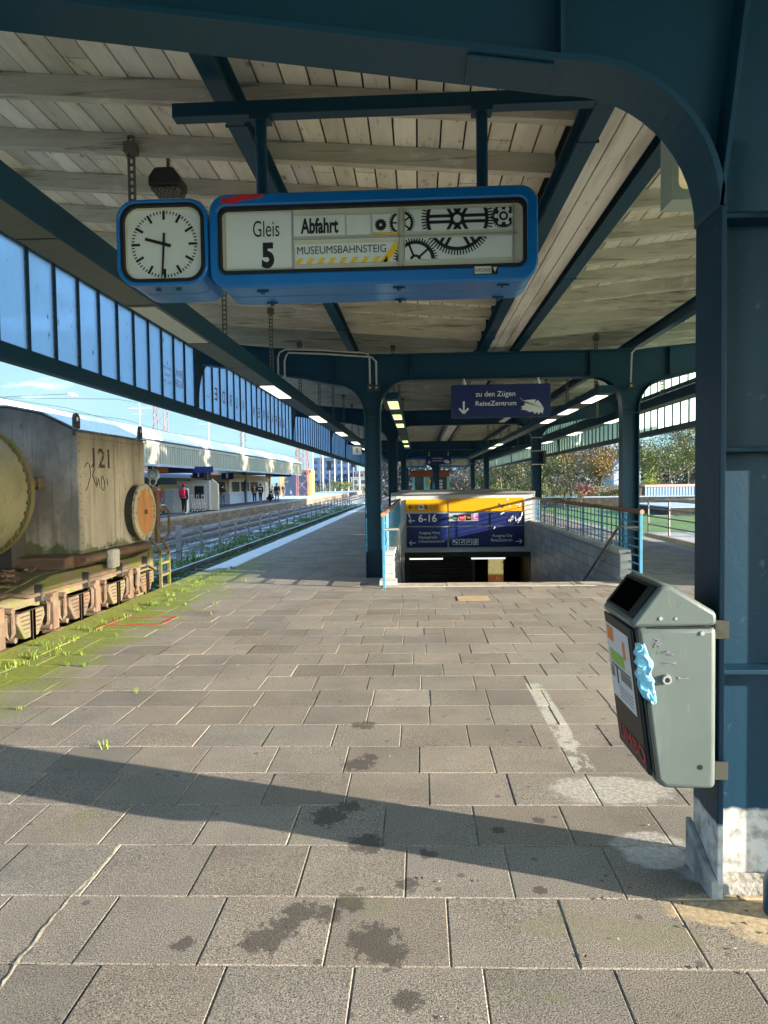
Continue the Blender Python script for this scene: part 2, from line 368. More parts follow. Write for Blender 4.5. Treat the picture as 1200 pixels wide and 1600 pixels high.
    wear = k.rng(k.math('ADD', k.noise((9, 6, 1), 7, .72), k.rng(k.xyz.outputs['Y'], 4.6, 3.8, 0, .10)), .60, .54)
    c = k.mix(k.math('MULTIPLY', k.math('MULTIPLY', ln, wear), .85), c, k.mix(k.rng(k.noise(60, 4), .35, .65), (.36,.33,.28,1), (.52,.49,.43,1)))
    # moss towards the track
    mx = k.rng(k.xyz.outputs['X'], -2.6, -3.55, 0, 1); my = k.rng(k.xyz.outputs['Y'], 12.5, 18, 1, 0)
    mo = k.math('MULTIPLY', k.math('ADD', mx, k.rng(k.noise(2.6, 5), .3, .7, -.42, .4)), my)
    mc = k.mix(k.rng(k.noise(30, 4), .35, .65), (.22,.26,.018,1), (.10,.13,.015,1))
    c = k.mix(k.rng(mo, .22, .85, 0, .92), c, mc)
    fr = k.math('MULTIPLY', k.rng(k.xyz.outputs['X'], -3.2, -4.0), k.rng(k.xyz.outputs['Y'], 13, 18))
    c = k.mix(k.rng(k.math('ADD', fr, k.noise((2, .5, 1), 5)), 1.2, 1.4, 0, .7), c, (.62,.68,.72,1))
    k.L(c, b.inputs['Base Color']); k.bump(k.noise(170, 3), .32, .005); return k.m
M['paving'] = paving()
def coping():
    k = N('mossy_edge_coping'); b = k.b; b.inputs['Roughness'].default_value = .9
    c = k.mix(k.rng(k.noise(3), .35, .65), (.22,.20,.17,1), (.13,.12,.10,1))
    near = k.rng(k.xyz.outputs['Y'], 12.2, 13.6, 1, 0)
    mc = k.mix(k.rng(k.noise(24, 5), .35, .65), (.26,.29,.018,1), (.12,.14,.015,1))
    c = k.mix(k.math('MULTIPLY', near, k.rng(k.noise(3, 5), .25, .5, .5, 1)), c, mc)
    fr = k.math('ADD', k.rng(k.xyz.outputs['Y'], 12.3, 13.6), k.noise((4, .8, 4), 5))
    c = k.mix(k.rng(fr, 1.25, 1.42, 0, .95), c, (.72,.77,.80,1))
    k.L(c, b.inputs['Base Color']); k.bump(k.noise(60, 4), .6); return k.m
M['coping'] = coping()
M['joint'] = mat('sandy_joint_fill', (.30,.255,.19,1), .95, layers=[((.07,.06,.05,1), 5, .44, .58, .9), ((.10,.13,.03,1), 2, .58, .75, .8)], bump=.4)
# ------------------------------------------------------------------ platform floor
STX0, STX1, STY0, STY1 = -.42, 3.19, 10.9, 20.3      # stair opening
def in_hole(x0, x1, y0, y1): return x1 > STX0-.14 and x0 < STX1+.14 and y1 > STY0-.05 and y0 < STY1+.25
def paving_mesh():
    rnd = random.Random(4); V = []; F = []; T = []
    dy, wx, sk = .3915, .425, .0165; ystart = 2.268-.3915*9
    for row in range(165):
        y0 = ystart+row*dy; off = rnd.uniform(0, wx)
        if 9 <= row <= 10: off = (.115 if row == 9 else -.15) % wx
        x = -3.62-off*.999
        while x < 6.05:
            w = wx*(1 if rnd.random() > .05 else .5)
            a, b = max(x, -3.62), min(x+w, 6.05)
            x += w
            if b-a < .05: continue
            g = .0012+rnd.random()*.0020; zt = rnd.uniform(-.0012, .0018); tl = rnd.uniform(-.0008, .0008); tm = rnd.uniform(-.001, .001)
            ya, yb = y0+sk*a, y0+sk*b
            if in_hole(a, b, ya, ya+dy):
                if a < STX0-.14 < b-.06 and ya < STY1+.25: b = STX0-.14
                elif b > STX1+.14 > a+.06: a = STX1+.14
                elif ya < STY0-.05-.1 and ya+dy > STY0-.05: dyc = STY0-.05-ya
                else: continue
            dd = dy
            if in_hole(a+.01, b-.01, ya, ya+dy):
                if ya < STY0-.1: dd = STY0-.06-ya
                else: continue
            o = len(V); e = .004
            xs = (a+g, b-g); ys = (g, dd-g)
            def Y(xx, t): return y0+sk*xx+t
            for inset, dz in ((0, -.06), (0, -.0035), (e, 0)):
                for xx, t in ((xs[0]+inset, ys[0]+inset), (xs[1]-inset, ys[0]+inset), (xs[1]-inset, ys[1]-inset), (xs[0]+inset, ys[1]-inset)):
                    V.append((xx, Y(xx, t), zt+dz+(tl if xx > (a+b)/2 else -tl)+(tm if t > dd/2 else -tm)))
            for l in (0, 4):
                for j in range(4): F.append((o+l+j, o+l+(j+1) % 4, o+l+4+(j+1) % 4, o+l+4+j))
            F.append((o+8, o+9, o+10, o+11))
            t = rnd.gauss(1, .07); wv = rnd.uniform(-.03, .03)
            if rnd.random() < .06: t *= .82
            T += [(t*(1+wv), t, t*(1-wv), 1)]*12
    me = bpy.data.meshes.new('platform_paving'); me.from_pydata(V, [], F)
    ca = me.color_attributes.new('tone', 'FLOAT_COLOR', 'POINT')
    ca.data.foreach_set('color', [c for t in T for c in t])
    me.materials.append(M['paving']); o = bpy.data.objects.new('platform_paving', me); COL.objects.link(o); o['kind'] = 'structure'
paving_mesh()
b = MB()
b.box(-3.64, -1.6, -.3, STX0-.06, 70, -.0035); b.box(STX1+.06, -1.6, -.3, 6.1, 70, -.0035)
b.box(STX0-.06, -1.6, -.3, STX1+.06, STY0-.03, -.0035); b.box(STX0-.06, STY1+.14, -.3, STX1+.06, 70, -.0035)
b.build('platform_bed', M['joint'], kind='structure')
rnd = random.Random(2)
b = MB(); y = -1.5
while y < 70:
    l = .98; z = rnd.uniform(-.006, .003); b.box(-4.11+rnd.uniform(-.008, .008), y+.006, -.16, -3.635, y+l-.006, z); y += l
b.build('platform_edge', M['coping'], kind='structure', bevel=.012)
b = MB(); b.box(-3.98, -1.5, -1.3, -3.63, 70, -.165)
b.build('platform_side', mat('dark_edge_wall', (.12,.11,.10,1), .9, layers=[((.05,.05,.045,1), 2, .4, .7, .8)]), kind='structure')
b = MB(); y = -1.5
while y < 70:
    b.box(6.055, y+.006, -.16, 6.42, y+.974, rnd.uniform(-.004, .004)); y += .98
b.build('platform_edge', mat('right_coping', (.30,.29,.26,1), .9, layers=[((.42,.04,.03,1), (3,.35,3), .56, .6, .85), ((.12,.2,.02,1), (3,.6,3), .58, .64, .8)]), kind='structure', bevel=.012)
b = MB(); b.box(6.06, -1.5, -1.3, 6.3, 70, -.165); b.build('platform_side', M['joint'], kind='structure')
# painted line, cement repair, red marking, tan slab
M['linepaint'] = mat('worn_line_paint', (.56,.53,.47,1), .85, layers=[((.22,.20,.17,1), 11, .54, .62, .95), ((.30,.28,.25,1), 40, .5, .6, .6)])
M['cement'] = mat('rough_cement', (.34,.32,.28,1), .95, layers=[((.18,.165,.145,1), 5, .45, .65, .9), ((.42,.40,.35,1), 18, .58, .68, .7)], bump=.9, bscale=35)
b = MB(); b.box(.52, 9.52, .002, .95, 9.88, .0065); b.build('tan_slab', mat('tan_slab', (.42,.30,.17,1), .9, layers=[((.30,.2,.1,1), 8, .45, .6, .7)]), kind='structure')
b = MB(); q = [(-3.66,7.69),(-3.614,8.41),(-2.97,8.43),(-3.0,7.95),(-3.64,7.93)]
for a, c in zip(q, q[1:]): b.bar((a[0],a[1],.006), (c[0],c[1],.006), .042, .004)
b.build('red_floor_marking', mat('red_floor_tape', (.42,.04,.045,1), .8, layers=[((.2,.19,.04,1), 9, .46, .58, .85)]), kind='structure')
b = MB(); rd = random.Random(6); yy = 1.2; V_ = []
while yy < 3.05: xx = -1.365+rd.uniform(-.007, .007)+.012*math.sin(yy*7); w_ = .0055*(.3+1.1*rd.random()); V_ += [(xx-w_, yy, .0025), (xx+w_, yy, .0025)]; yy += .03
b.add(V_, [(i, i+1, i+3, i+2) for i in range(0, len(V_)-2, 2)]); b.build('joint_crack', mat('pale_joint_sand', (.55,.49,.36,1), .95, layers=[((.25,.22,.16,1), 30, .45, .6, .8)]), kind='structure')
# ------------------------------------------------------------------ canopy: steel frames, roof, purlins
XC = 1.385
def zroof(x): return 3.98+.085*max(0, abs(x-XC)-.35)        # underside of rafters
def zpurl(x): return zroof(x)-.20
XL, XR = -3.80, 6.05
def plate(mb, path, y0, y1, t):
    n = len(path); nv = []; p0 = []
    for i in range(n):
        a, c = Vector(path[max(i-1, 0)]), Vector(path[min(i+1, n-1)]); d = (c-a).normalized(); nv.append((path[i][0]-d.y*t, path[i][1]+d.x*t)); p0.append((path[i][0]+d.y*.005, path[i][1]-d.x*.005))
    mb.prism(p0+nv[::-1], 'Y', y0, y1)
def frame_thing(name, label, Y, cols, cw, zmid, zarc, rarc, slope, fw=.24, near=False):
    t = thing(name, label, 'steel frame', (XC, Y, 0), 'blue steel frames carrying the platform canopy')
    ztop = lambda x: zpurl(x)-.012 if near else (3.765+.1*max(0, abs(x-XC)-2.35))
    def zbot(x, edge): return zmid+slope*abs(x-edge)
    # bottom flange path from left to right: outer cantilever, arcs, columns
    L0, R0 = cols[0]-cw/2, cols[-1]+cw/2
    left = [(XL+.1, zbot(XL+.1, L0-rarc))]+[(x, zbot(x, L0-rarc)) for x in [L0-rarc-.6]]
    la = arc(L0-rarc, zarc, rarc, 90, 0, 14); left += la
    right = [(2*XC-x, z) for x, z in left]
    def cut(path): return path
    web = MB(); wy0, wy1 = Y-.008, Y+.008
    paths = [left, right[::-1]]
    poly = list(left)
    if len(cols) == 1:
        poly += right[::-1]
    else:
        mid = arc(cols[0]+cw/2+rarc, zarc+(zmid-zarc-rarc), rarc, 180, 90, 14)
        mid = [(x, z) for x, z in mid]; m2 = [(2*XC-x, z) for x, z in mid][::-1]
        poly += mid+m2+right[::-1]; paths.append(mid+m2)
    xs = [XR-.1, 5.2, cols[-1], XC, cols[0], -2.4, XL+.1]
    poly += [(x, ztop(x)) for x in xs]
    web.prism(poly, 'Y', wy0, wy1); web.build('beam_web', M['steel'], t)
    fl = MB()
    for i, p in enumerate(paths): plate(fl, p if i != 1 else p, Y-fw/2, Y+fw/2, .018)
    plate(fl, [(x, ztop(x)) for x in xs[::-1]], Y-fw/2, Y+fw/2, .016)
    fl.build('beam_flange', M['steel'], t, bevel=.004)
    for c in cols:
        k = MB(); zt = zarc+.01
        for sx in (-1, 1):
            x = c+sx*cw/2; k.box(x-.011+(-sx*.011), Y-fw/2, 0, x+.011+(-sx*.011), Y+fw/2, zt if len(cols) == 1 or (sx < 0) == (c == cols[0]) else zarc+(zmid-zarc-rarc)+.01)
        k.box(c-cw/2+.02, wy0-.003, 0, c+cw/2-.02, wy1+.003, zarc+.02)
        for z in ((.86, 1.70, 2.56) if near else (2.72,)):
            k.box(c-cw/2+.021, Y-fw/2+.012, z, c+cw/2-.021, Y+fw/2-.012, z+.02)
        k.build('column', M['column'] if near else M['steel'], t, bevel=.004)
        if near:
            g = MB()
            for s in (-1, 1): g.bar((c+s*(cw/2-.0), Y, zarc), (c+s*(cw/2-.14), Y, ztop(c)-.02), .24, .018, up=(1,0,0))
            parts(g, 'inclined_stiffener', M['steel'], t, bevel=.003)
    st = MB()
    for s in ([-1, 1]):
        x = (cols[0] if s < 0 else cols[-1])+s*(cw/2+rarc+.02)
        for q in (-1, 1):
            y0, y1 = sorted((Y+q*.009, Y+q*(fw/2-.01)))
            st.box(x-.008, y0, zbot(x, L0-rarc if s < 0 else R0+rarc)+.02, x+.008, y1, ztop(x)-.005)
            if len(cols) == 2:
                for dx in (-s*(cw/2+.02+rarc)*1.0,):
                    x2 = (cols[0] if s < 0 else cols[-1])-s*(cw/2+rarc+.04)
                    st.box(x2-.008, y0, zmid+.02, x2+.008, y1, ztop(x2)-.005)
    parts(st, 'stiffener', M['steel'], t)
    return t
near = frame_thing('canopy_frame', 'nearest dark blue steel frame with wide curved bracket, litter bin on its column', 2.80, [XC], .53, 3.15, 2.60, .55, .155, near=True)
b = MB(); plate(b, [(x, 3.15+.155*(XC-.815-x)-.013) for x in (.20, .35, .52)], 2.705, 2.895, .007); b.build('splice_plate', M['steel'], near, bevel=.003)
# feet of the near column: concrete pad and plinth
b = MB(); b.prism([(2.672,0.0),(2.935,0.0),(2.935,.20),(2.672,.07)], 'X', 1.095, 1.119); b.build('foot_plate', mat('grey_concrete_foot', (.33,.32,.30,1), .9, layers=[((.15,.14,.13,1), 9, .45, .65, .9)], bump=.5), near, bevel=.004)
b = MB(); b.box(1.143, 2.70, .0, 1.627, 2.788, .05); b.build('plinth', M['cement'], near, bevel=.01)
FY = [12.05, 21.4, 37.0, 46.3]
lab = ['blue steel frame with two columns straddling the head of the stairs', 'blue steel frame just behind the sign wall of the stairs, second pair of columns',
       'third pair of blue columns and beam, beyond the stairs', 'farthest twin column blue frame, small in the distance']
frames = [frame_thing('canopy_frame', l, y, [-.77, 3.54],   .28, 3.335, 2.80, .48, .15) for y, l in zip(FY, lab)]
far = frame_thing('canopy_frame', 'distant blue frame with one central column standing before the brown roofed hut', 56, [XC], .53, 3.11, 2.52, .53, .105)
# weathered-foot marks, conduits with boxes on the first twin frame
def conduit(label, pts, off, boxp):
    t = thing('cable_conduit', label, 'conduit', (boxp[0], boxp[1], boxp[2]))
    for dx, dz in off:
        b = MB(); b.tube([(x+dx*s, y, z+dz) for (x, y, z, s) in pts], .016, 8); b.build('pipe', M['conduit'], t, smooth=True)
    for dx, _ in off:
        b = MB(); b.box(boxp[0]+dx-.05, boxp[1]-.02, boxp[2]-.1, boxp[0]+dx+.05, boxp[1]+.05, boxp[2]); x = b.build('junction_box', mat('dark_box', lin(.05), .5), t, bevel=.008)
        d = MB(); d.lathe((boxp[0]+dx, boxp[1]-.02, boxp[2]-.05), 'Y', [(-.012, .018), (0, .018)], 10); d.build('screw_cap', M['conduit'], x)
yc = 11.90
conduit('pair of pale conduits bending over the left column head of the stair frame', [(-2.30,yc,3.30,1),(-2.30,yc,3.72,1),(-2.27,yc,3.81,1),(-2.19,yc,3.86,.3),(-1.6,yc,3.83,0),(-.95,yc,3.775,0),(-.80,yc,3.755,.6),(-.75,yc,3.68,1),(-.745,yc,3.25,1)], [(-.05,.03),(.06,-.03)], (-.745, 11.88, 3.26))
conduit('single pale conduit bending over the right column head of the stair frame', [(4.62,yc,3.86,0),(3.75,yc,3.79,0),(3.60,yc,3.765,0),(3.54,yc,3.70,1),(3.52,yc,3.20,1)], [(0,0)], (3.52, 11.88, 3.21))
# ---- roof
roof = thing('canopy_roof', 'weathered wooden canopy roof of white boards and rafters over the platform', 'canopy roof', (XC, 30, 3.9))
RY0, RY1 = -4.6, 70
def boards():
    V = []; F = []; T = []; rnd = random.Random(9)
    for s in (-1, 1):
        x = XC+s*.30; xe = XL-.05 if s < 0 else XR+.05
        while (x > xe) if s < 0 else (x < xe):
            x2 = x+s*.178
            y = RY0+rnd.uniform(-3, 0)
            while y < RY1:
                l = 4.0; a, c = max(y, RY0), min(y+l, RY1); y += l
                if c-a < .2: continue
                o = len(V); g = .007*s; dz = rnd.uniform(-.004, .004); t = rnd.gauss(1, .13); t = max(.6, min(1.25, t))
                for (xx, yy) in ((x+g, a+.004), (x2-g, a+.004), (x2-g, c-.004), (x+g, c-.004)):
                    V += [(xx, yy, zroof(xx)+.152+dz), (xx, yy, zroof(xx)+.178+dz)]
                F += [(o, o+2, o+4, o+6), (o+1, o+3, o+5, o+7), (o, o+1, o+3, o+2), (o+2, o+3, o+5, o+4), (o+4, o+5, o+7, o+6), (o+6, o+7, o+1, o)]
                T += [(t, t*.995, t*.98, 1)]*8
            x = x2
    off = roof.location
    me = bpy.data.meshes.new('roof_boards'); me.from_pydata([tuple(Vector(v)-off) for v in V], [], F)
    ca = me.color_attributes.new('tone', 'FLOAT_COLOR', 'POINT'); ca.data.foreach_set('color', [c for t in T for c in t])
    bm = bmesh.new(); bm.from_mesh(me); bmesh.ops.recalc_face_normals(bm, faces=bm.faces); bm.to_mesh(me); bm.free()
    me.materials.append(M['boards']); o = bpy.data.objects.new('roof_boards', me); COL.objects.link(o); o.parent = roof
boards()
b = MB(); xs = [XL-.25, XC, XR+.25]
b.prism([(x, zroof(x)+.20) for x in xs]+[(x, zroof(x)+.27) for x in xs[::-1]], 'Y', RY0-.1, RY1+.1); b.build('roof_felt', mat('roof_felt', lin(.05), .9), roof)
RAFT = None; ny = 0; y = 4.85-.8*10
while y < RY1 and ny < 94:
    if RAFT is None:
        b = MB(); P = lambda s, x0, x1: [(x0, zroof(x0)), (x1, zroof(x1)), (x1, zroof(x1)+.15), (x0, zroof(x0)+.15)]
        b.prism(P(-1, XC-.30, XL+.02), 'Y', 30-.04, 30+.04); b.prism(P(1, XC+.30, XR-.02), 'Y', 30-.04, 30+.04)
        RAFT = b.build('rafter', M['rafter'], roof, bevel=.004); RAFT.location.y = y-30
    else:
        o = RAFT.copy(); COL.objects.link(o); o.parent = roof; o.location.y = y-30
    y += .8; ny += 1
for x in (XC-2.56, XC+2.56, XC-.27, XC+.27):
    b = MB(); zt = zroof(x)-.004; zb = zt-.19
    b.box(x-.06, RY0, zb, x+.06, RY1, zb+.012); b.box(x-.06, RY0, zt-.012, x+.06, RY1, zt); b.box(x-.005, RY0, zb+.0125, x+.005, RY1, zt-.0125)
    yy = RY0
    while yy < RY1: b.box(x-.075, yy, zb-.004, x+.075, yy+.01, zb+.016); yy += 3.1
    b.build('purlin', M['steel'], roof)
b = MB(); x0 = XC-.205
for w in (.125, .145, .125):
    b.box(x0, RY0, 3.862, x0+w-.006, RY1, 3.89); x0 += w+.006
b.build('valley_boards', M['strip'], roof, bevel=.003)
# ---- glazed side screens
def screen(name, label, X, z0, z1, z2, z3, y0, y1, bays, pitch, gmat, s):
    t = thing(name, label, 'glazed screen', (X, (y0+y1)/2, z0))
    b = MB(); b.box(X-.05, y0, z0, X+.05, y1, z0+.06); b.box(X-.03, y0, z0+.0605, X+.03, y1, z1-.0); b.box(X-.07, y0, z0+.02, X-.051, y1, z0+.05)
    b.build('bottom_rail', M['steel'], t)
    b = MB(); b.box(X-.05, y0, z2, X+.05, y1, z3); b.build('top_rail', M['steel'], t)
    g = None
    for i, (a, c) in enumerate(bays):
        g = MB(); n = max(1, round((c-a)/pitch)); p = (c-a)/n
        for k in range(n): g.box(X-.004, a+k*p+.018, z1+.012, X+.004, a+(k+1)*p-.018, z2-.012)
        g.build('glazing', gmat, t)
    for i, (a, c) in enumerate(bays):
        b = MB(); n = max(1, round((c-a)/pitch)); p = (c-a)/n
        for k in range(n): b.box(X-.03, a+k*p-.016, z1-.004, X+.03, a+k*p+.016, z2+.004)
        b.box(X-.02, a-.016, z1-.006, X+.02, c-.017, z1+.004); b.box(X-.02, a-.016, z2-.004, X+.02, c-.017, z2+.006)
        b.build('glazing_bars', M['steel'], t)
    pt = MB()
    for (a, c) in bays:
        n = max(1, round((c-a)/pitch)); p = (c-a)/n
        for k in range(n):
            for q in (a+k*p+.016, a+(k+1)*p-.026): pt.box(X-.012, q, z1, X+.012, q+.01, z2)
            pt.box(X-.012, a+k*p+.017, z1, X+.012, a+(k+1)*p-.017, z1+.01); pt.box(X-.012, a+k*p+.017, z2-.01, X+.012, a+(k+1)*p-.017, z2)
    pt.build('putty', mat('old_putty', (.22,.25,.24,1), .9, layers=[((.05,.05,.05,1), 22, .5, .62, .8)]), t)
    for (a, c) in bays[1:]:
        br = MB(); w = 1.25; h = z2-z1
        pts = [(a-.05, z1), (a+.12, z1)]+[(a+.12+w-w*math.cos(R(q)), z1+.1+(h-.12)*math.sin(R(q))) for q in range(0, 91, 9)]+[(a+.12+w, z2), (a-.05, z2)]
        br.prism(pts, 'X', X+s*.032, X+s*.05); br.build('bracket', M['steel'], t)
    return t
bl = [(-3.2, 2.7), (2.7, 12.05), (12.05, 21.4), (21.4, 30.75), (30.75, 37), (37, 46.3), (46.3, 56), (56, 65)]
scl = screen('glazed_side_screen', 'long screen of wired glass panes with mirrored red lettering above the left track', -3.85, 2.79, 2.96, 3.97, 4.36, -3.2, 65, bl, .51, M['wireglass'], 1)
scr = screen('glazed_side_screen', 'long screen of milky panes along the right canopy edge', 6.1, 2.75, 2.89, 3.72, 3.80, -3.2, 65, bl, .51, M['milkglass'], -1)
b = MB(); b.box(6.06, -3.2, 4.1, 6.14, 65, 4.62); b.build('upper_rail', M['steel'], scr)
g = MB(); yy = -3.1
ub = MB(); ub.box(6.08, -3.2, 3.801, 6.12, 65, 3.835); ub.box(6.08, -3.2, 4.075, 6.12, 65, 4.099)
while yy < 64: g.box(6.096, yy+.02, 3.83, 6.104, yy+.49, 4.08); ub.box(6.08, yy-.025, 3.83, 6.12, yy+.025, 4.08); yy += .51
ub.build('upper_glazing_bars', M['steel'], scr)
g.build('upper_glazing', M['milkglass'], scr)
RT = mat('red_lettering', (.42,.01,.05,1), .5)
p = 9.35/18
pane = lambda k: 12.05+p*k
def glet(s, k, z0, z1, w=.18, mir=True, bold=.01):
    c = pane(k)+p/2; text(s, (c-w/2, c+w/2, z0, z1), ('X', -3.843), RT, scl, bold, mir)
glet('«', 0, 3.26, 3.40, .12)
glet('...', 1, 3.23, 3.26, .16)
for i, ch in enumerate('EDRUW'): glet(ch, 2+i, 3.23, 3.47)
for i, ch in enumerate('NERHAFEG'): glet(ch, 8+i, 3.23, 3.47)
pB = 9.35/18
kk = lambda k: 2.7+pB*k
for s_, k, z0, z1, w in (('ERIK', 16, 3.36, 3.47, .36), ('REGER', 16, 3.19, 3.30, .38), ('Union der', 15, 3.40, 3.46, .36), ('Festen', 15, 3.29, 3.35, .24), ('Hand, 1931', 15, 3.18, 3.24, .36)):
    c = kk(k)+pB/2; text(s_, (c-w/2, c+w/2, z0, z1), ('X', -3.843), RT, scl, .0, True)
# ---- light troughs
def trough(label, X0, X1, z0, z1, y0, y1, lamps, hang, lm, m=None, hx=None):
    t = thing('light_trough', label, 'light trough', ((X0+X1)/2, (y0+y1)/2, z0), 'light troughs hung under the canopy')
    b = MB(); b.box(X0, y0, z0, X1, y1, z1); b.build('channel', M['steel'], t, bevel=.006)
    b = MB(); b.box(X0+.004, y0, z0-.003, X1-.004, y1, z0-.0005); b.build('underside', m or M['steel'], t)
    b = MB(); yy = y0+1
    while yy < y1: b.box(X0+.006, yy, z0-.006, X1-.006, yy+.012, z0-.0035); yy += 1.55
    b.build('seam', M['black'], t)
    for (ya, yb, lit) in lamps:
        b = MB(); b.box(X0+.03, ya, z0-.012, X1-.03, yb, z0-.0045); b.build('lamp_panel', lm if lit else M['unlit'], t)
    xh = (X0+X1)/2 if hx is None else hx
    for yy in hang:
        b = MB(); zt = zroof(xh)+.10
        for s in (-.022, .022): b.box(xh+s-.006, yy-.012, z1, xh+s+.006, yy+.012, zt)
        zz = z1+.03
        while zz < zt: b.box(xh-.016, yy-.008, zz, xh+.016, yy+.008, zz+.018); zz += .055
        b.box(xh-.045, yy-.05, zt-.14, xh+.045, yy+.05, zt-.06)
        b.build('hanger', M['galv'], t)
    return t
tlm = mat('grey_blue_channel', (.10,.125,.135,1), .5, layers=[((.07,.09,.10,1), 3, .4, .7, .8), ((.15,.17,.18,1), (6,2,6), .6, .75, .5)])
trough('long grey blue light trough under the left side of the roof', -2.36, -2.10, 3.07, 3.27, -3.1, 55, [(y, y+1.45, y > 8) for y in (.95, 5.7, 10.4, 15.1, 19.9, 24.6, 29.3, 34, 38.7)], [5.55+2.62*k for k in range(15)], M['lamp'], tlm)
trough('long light trough with hangers above the right platform edge', 4.88, 5.14, 3.12, 3.30, -3.1, 55, [(y, y+1.45, True) for y in (8, 17.5, 22.2, 27, 31)], [7.0+2.6*k for k in range(14)], M['lamp'], tlm)
trough('short light trough with three greenish lamps beside the left stair columns', -.56, -.32, 3.05, 3.17, 12.2, 30, [(12.5, 13.7, 1), (14.9, 16.0, 1), (17.2, 18.2, 1), (24, 25, 1), (27,28,1)], [13.0+4*k for k in range(4)], M['lampgreen'], tlm)
trough('light trough with white lamps beside the right stair columns', 3.0, 3.26, 3.05, 3.18, 11.9, 46, [(12.2, 13.3, 1), (14.4, 15.5, 1), (16.7, 17.7, 1), (27, 28.2, 1), (29.4, 30.6, 1)], [12.6+2.4*k for k in range(9)], M['lamp'], tlm)
# small platform number sign hung from the left trough
t = thing('platform_number_sign', 'small square sign with the number 5 hanging from the left light trough', 'sign', (-2.23, 25.4, 2.9))
b = MB(); b.box(-2.36, 25.38, 2.66, -2.04, 25.42, 2.94); b.build('panel', M['panelwhite'], t)
text('5', (-2.25, -2.15, 2.73, 2.88), ('Y', 25.377), M['blackpaint'], t, .02)
b = MB(); b.tube([(-2.2, 25.4, 2.94), (-2.2, 25.4, 3.07)], .012, 6); b.build('hanger', M['galv'], t)
b = MB(); b.tube([(-2.2, 25.4, 2.66), (-2.2, 25.4, 2.40)], .01, 6); b.build('stem', M['galv'], t)
# ------------------------------------------------------------------ departure sign, clock, cross rail, speaker
SY = 4.05
t = thing('sign_support', 'dark blue cross rail with two drop pipes carrying the departure board', 'sign bracket', (-.2, 4.25, 3.75))
b = MB(); b.box(-1.44, 4.21, 3.80, 1.10, 4.29, 3.874); b.box(-1.44, 4.205, 3.79, 1.10, 4.295, 3.799); b.build('cross_rail', M['steel'], t, bevel=.004)
for x in (-.915, .395):
    b = MB(); b.tube([(x, 4.25, 3.27), (x, 4.25, 3.79)], .034, 14); b.build('drop_pipe', M['steel'], t, smooth=True)
    b = MB(); b.box(x-.06, 4.2, 3.762, x+.06, 4.3, 3.788); b.build('flange_plate', M['steel'], t)
sg = thing('departure_board', 'long blue departure board reading Gleis 5 Abfahrt with black gear wheels', 'departure board', (-.25, 4.25, 2.74))
ox0, ox1, oz0, oz1 = -1.185, .688, 2.738, 3.268
ix0, ix1, iz0, iz1 = -1.118, .607, 2.835, 3.180
b = MB(); o_ = rrect(ox0, oz0, ox1, oz1, .10); i_ = rrect(ix0-.018, iz0-.018, ix1+.018, iz1+.018, .05)
ring(b, o_, i_, SY, SY+.05); b.build('front_frame', M['signblue'], sg, bevel=.012, smooth=True)
b = MB(); i2 = rrect(ix0, iz0, ix1, iz1, .035); ring(b, i_, i2, SY+.006, SY+.05); b.build('rubber_seal', M['black'], sg, smooth=True)
b = MB(); b.prism(rrect(ox0+.004, oz0+.004, ox1-.004, oz1-.004, .10), 'Y', SY+.052, SY+.225); b.prism(rrect(ox0+.004, oz0+.004, ox1-.004, oz1-.004, .10), 'Y', SY+.229, SY+.42)
b.build('housing', M['signblue'], sg, bevel=.008, smooth=True)
b = MB()
for x in (-.9, -.1, .5):
    for yy in (.09, .36): b.box(x-.035, SY+yy, oz0-.004, x+.035, SY+yy+.016, oz0+.003); b.lathe((x, SY+yy+.008, oz0-.004), 'Z', [(-.012, .012), (0, .014)], 10)
parts(b, 'latch', M['steel'], sg)
PX = lambda u: ix0+.0+(u-345)*.003632
PZ = lambda v, u=580: 3.180-(v-319)*.00366+ (u-580)*0
b = MB(); b.box(ix0-.01, SY+.040, iz0-.01, ix1+.01, SY+.049, iz1+.01); b.build('backing', M['cream'], sg)
PY = SY+.036
def panel(u0, u1, v0, v1, m='panelwhite', nm='flap_panel'):
    b = MB(); b.box(PX(u0), PY-.004, PZ(v1), PX(u1), PY+.003, PZ(v0)); return b.build(nm, M[m], sg, bevel=.0015)
panel(351, 456.5, 322, 409); panel(459.5, 541.5, 329, 361); panel(544, 582, 330, 361); panel(585, 624, 330, 358); panel(585, 624, 358.6, 361.5, 'yellow', 'edge_strip')
panel(461, 625, 373, 404); panel(635.5, 803, 325, 358); panel(635.5, 803, 369, 402)
b = MB()
for (u0, u1, v0, v1) in ((457.2, 458.9, 321, 410), (459, 811, 363.5, 366), (626.5, 628, 322, 410), (633, 634.5, 322, 410), (805, 806.3, 322, 410)): b.box(PX(u0), PY-.008, PZ(v1), PX(u1), PY+.003, PZ(v0))
b.build('panel_divider', M['alu'], sg)
TY = ('Y', PY-.0055)
text('Gleis', (PX(395), PX(437), PZ(360), PZ(335)), TY, M['blackpaint'], sg, .0)
text('5', (PX(408), PX(428), PZ(409), PZ(369)), TY, M['blackpaint'], sg, .05)
text('Abfahrt', (PX(471), PX(531), PZ(357.5), PZ(333)), TY, M['blackpaint'], sg, .035)
text('MUSEUMSBAHNSTEIG', (PX(465), PX(606), PZ(389), PZ(377)), TY, M['blackpaint'], sg, .0)
def flat(polys, m, name, y, parent):
    b = MB()
    for q in polys:
        if q: b.add([(x, y, z) for x, z in q], [tuple(range(len(q)))])
    return b.build(name, m, parent)
polys = []
for k in range(9):
    u = 461+k*17.5; polys.append(clip([(PX(u), PZ(404)), (PX(u+8), PZ(404)), (PX(u+14), PZ(395)), (PX(u+6), PZ(395))], PX(461.5), PX(608), PZ(404), PZ(394.5)))
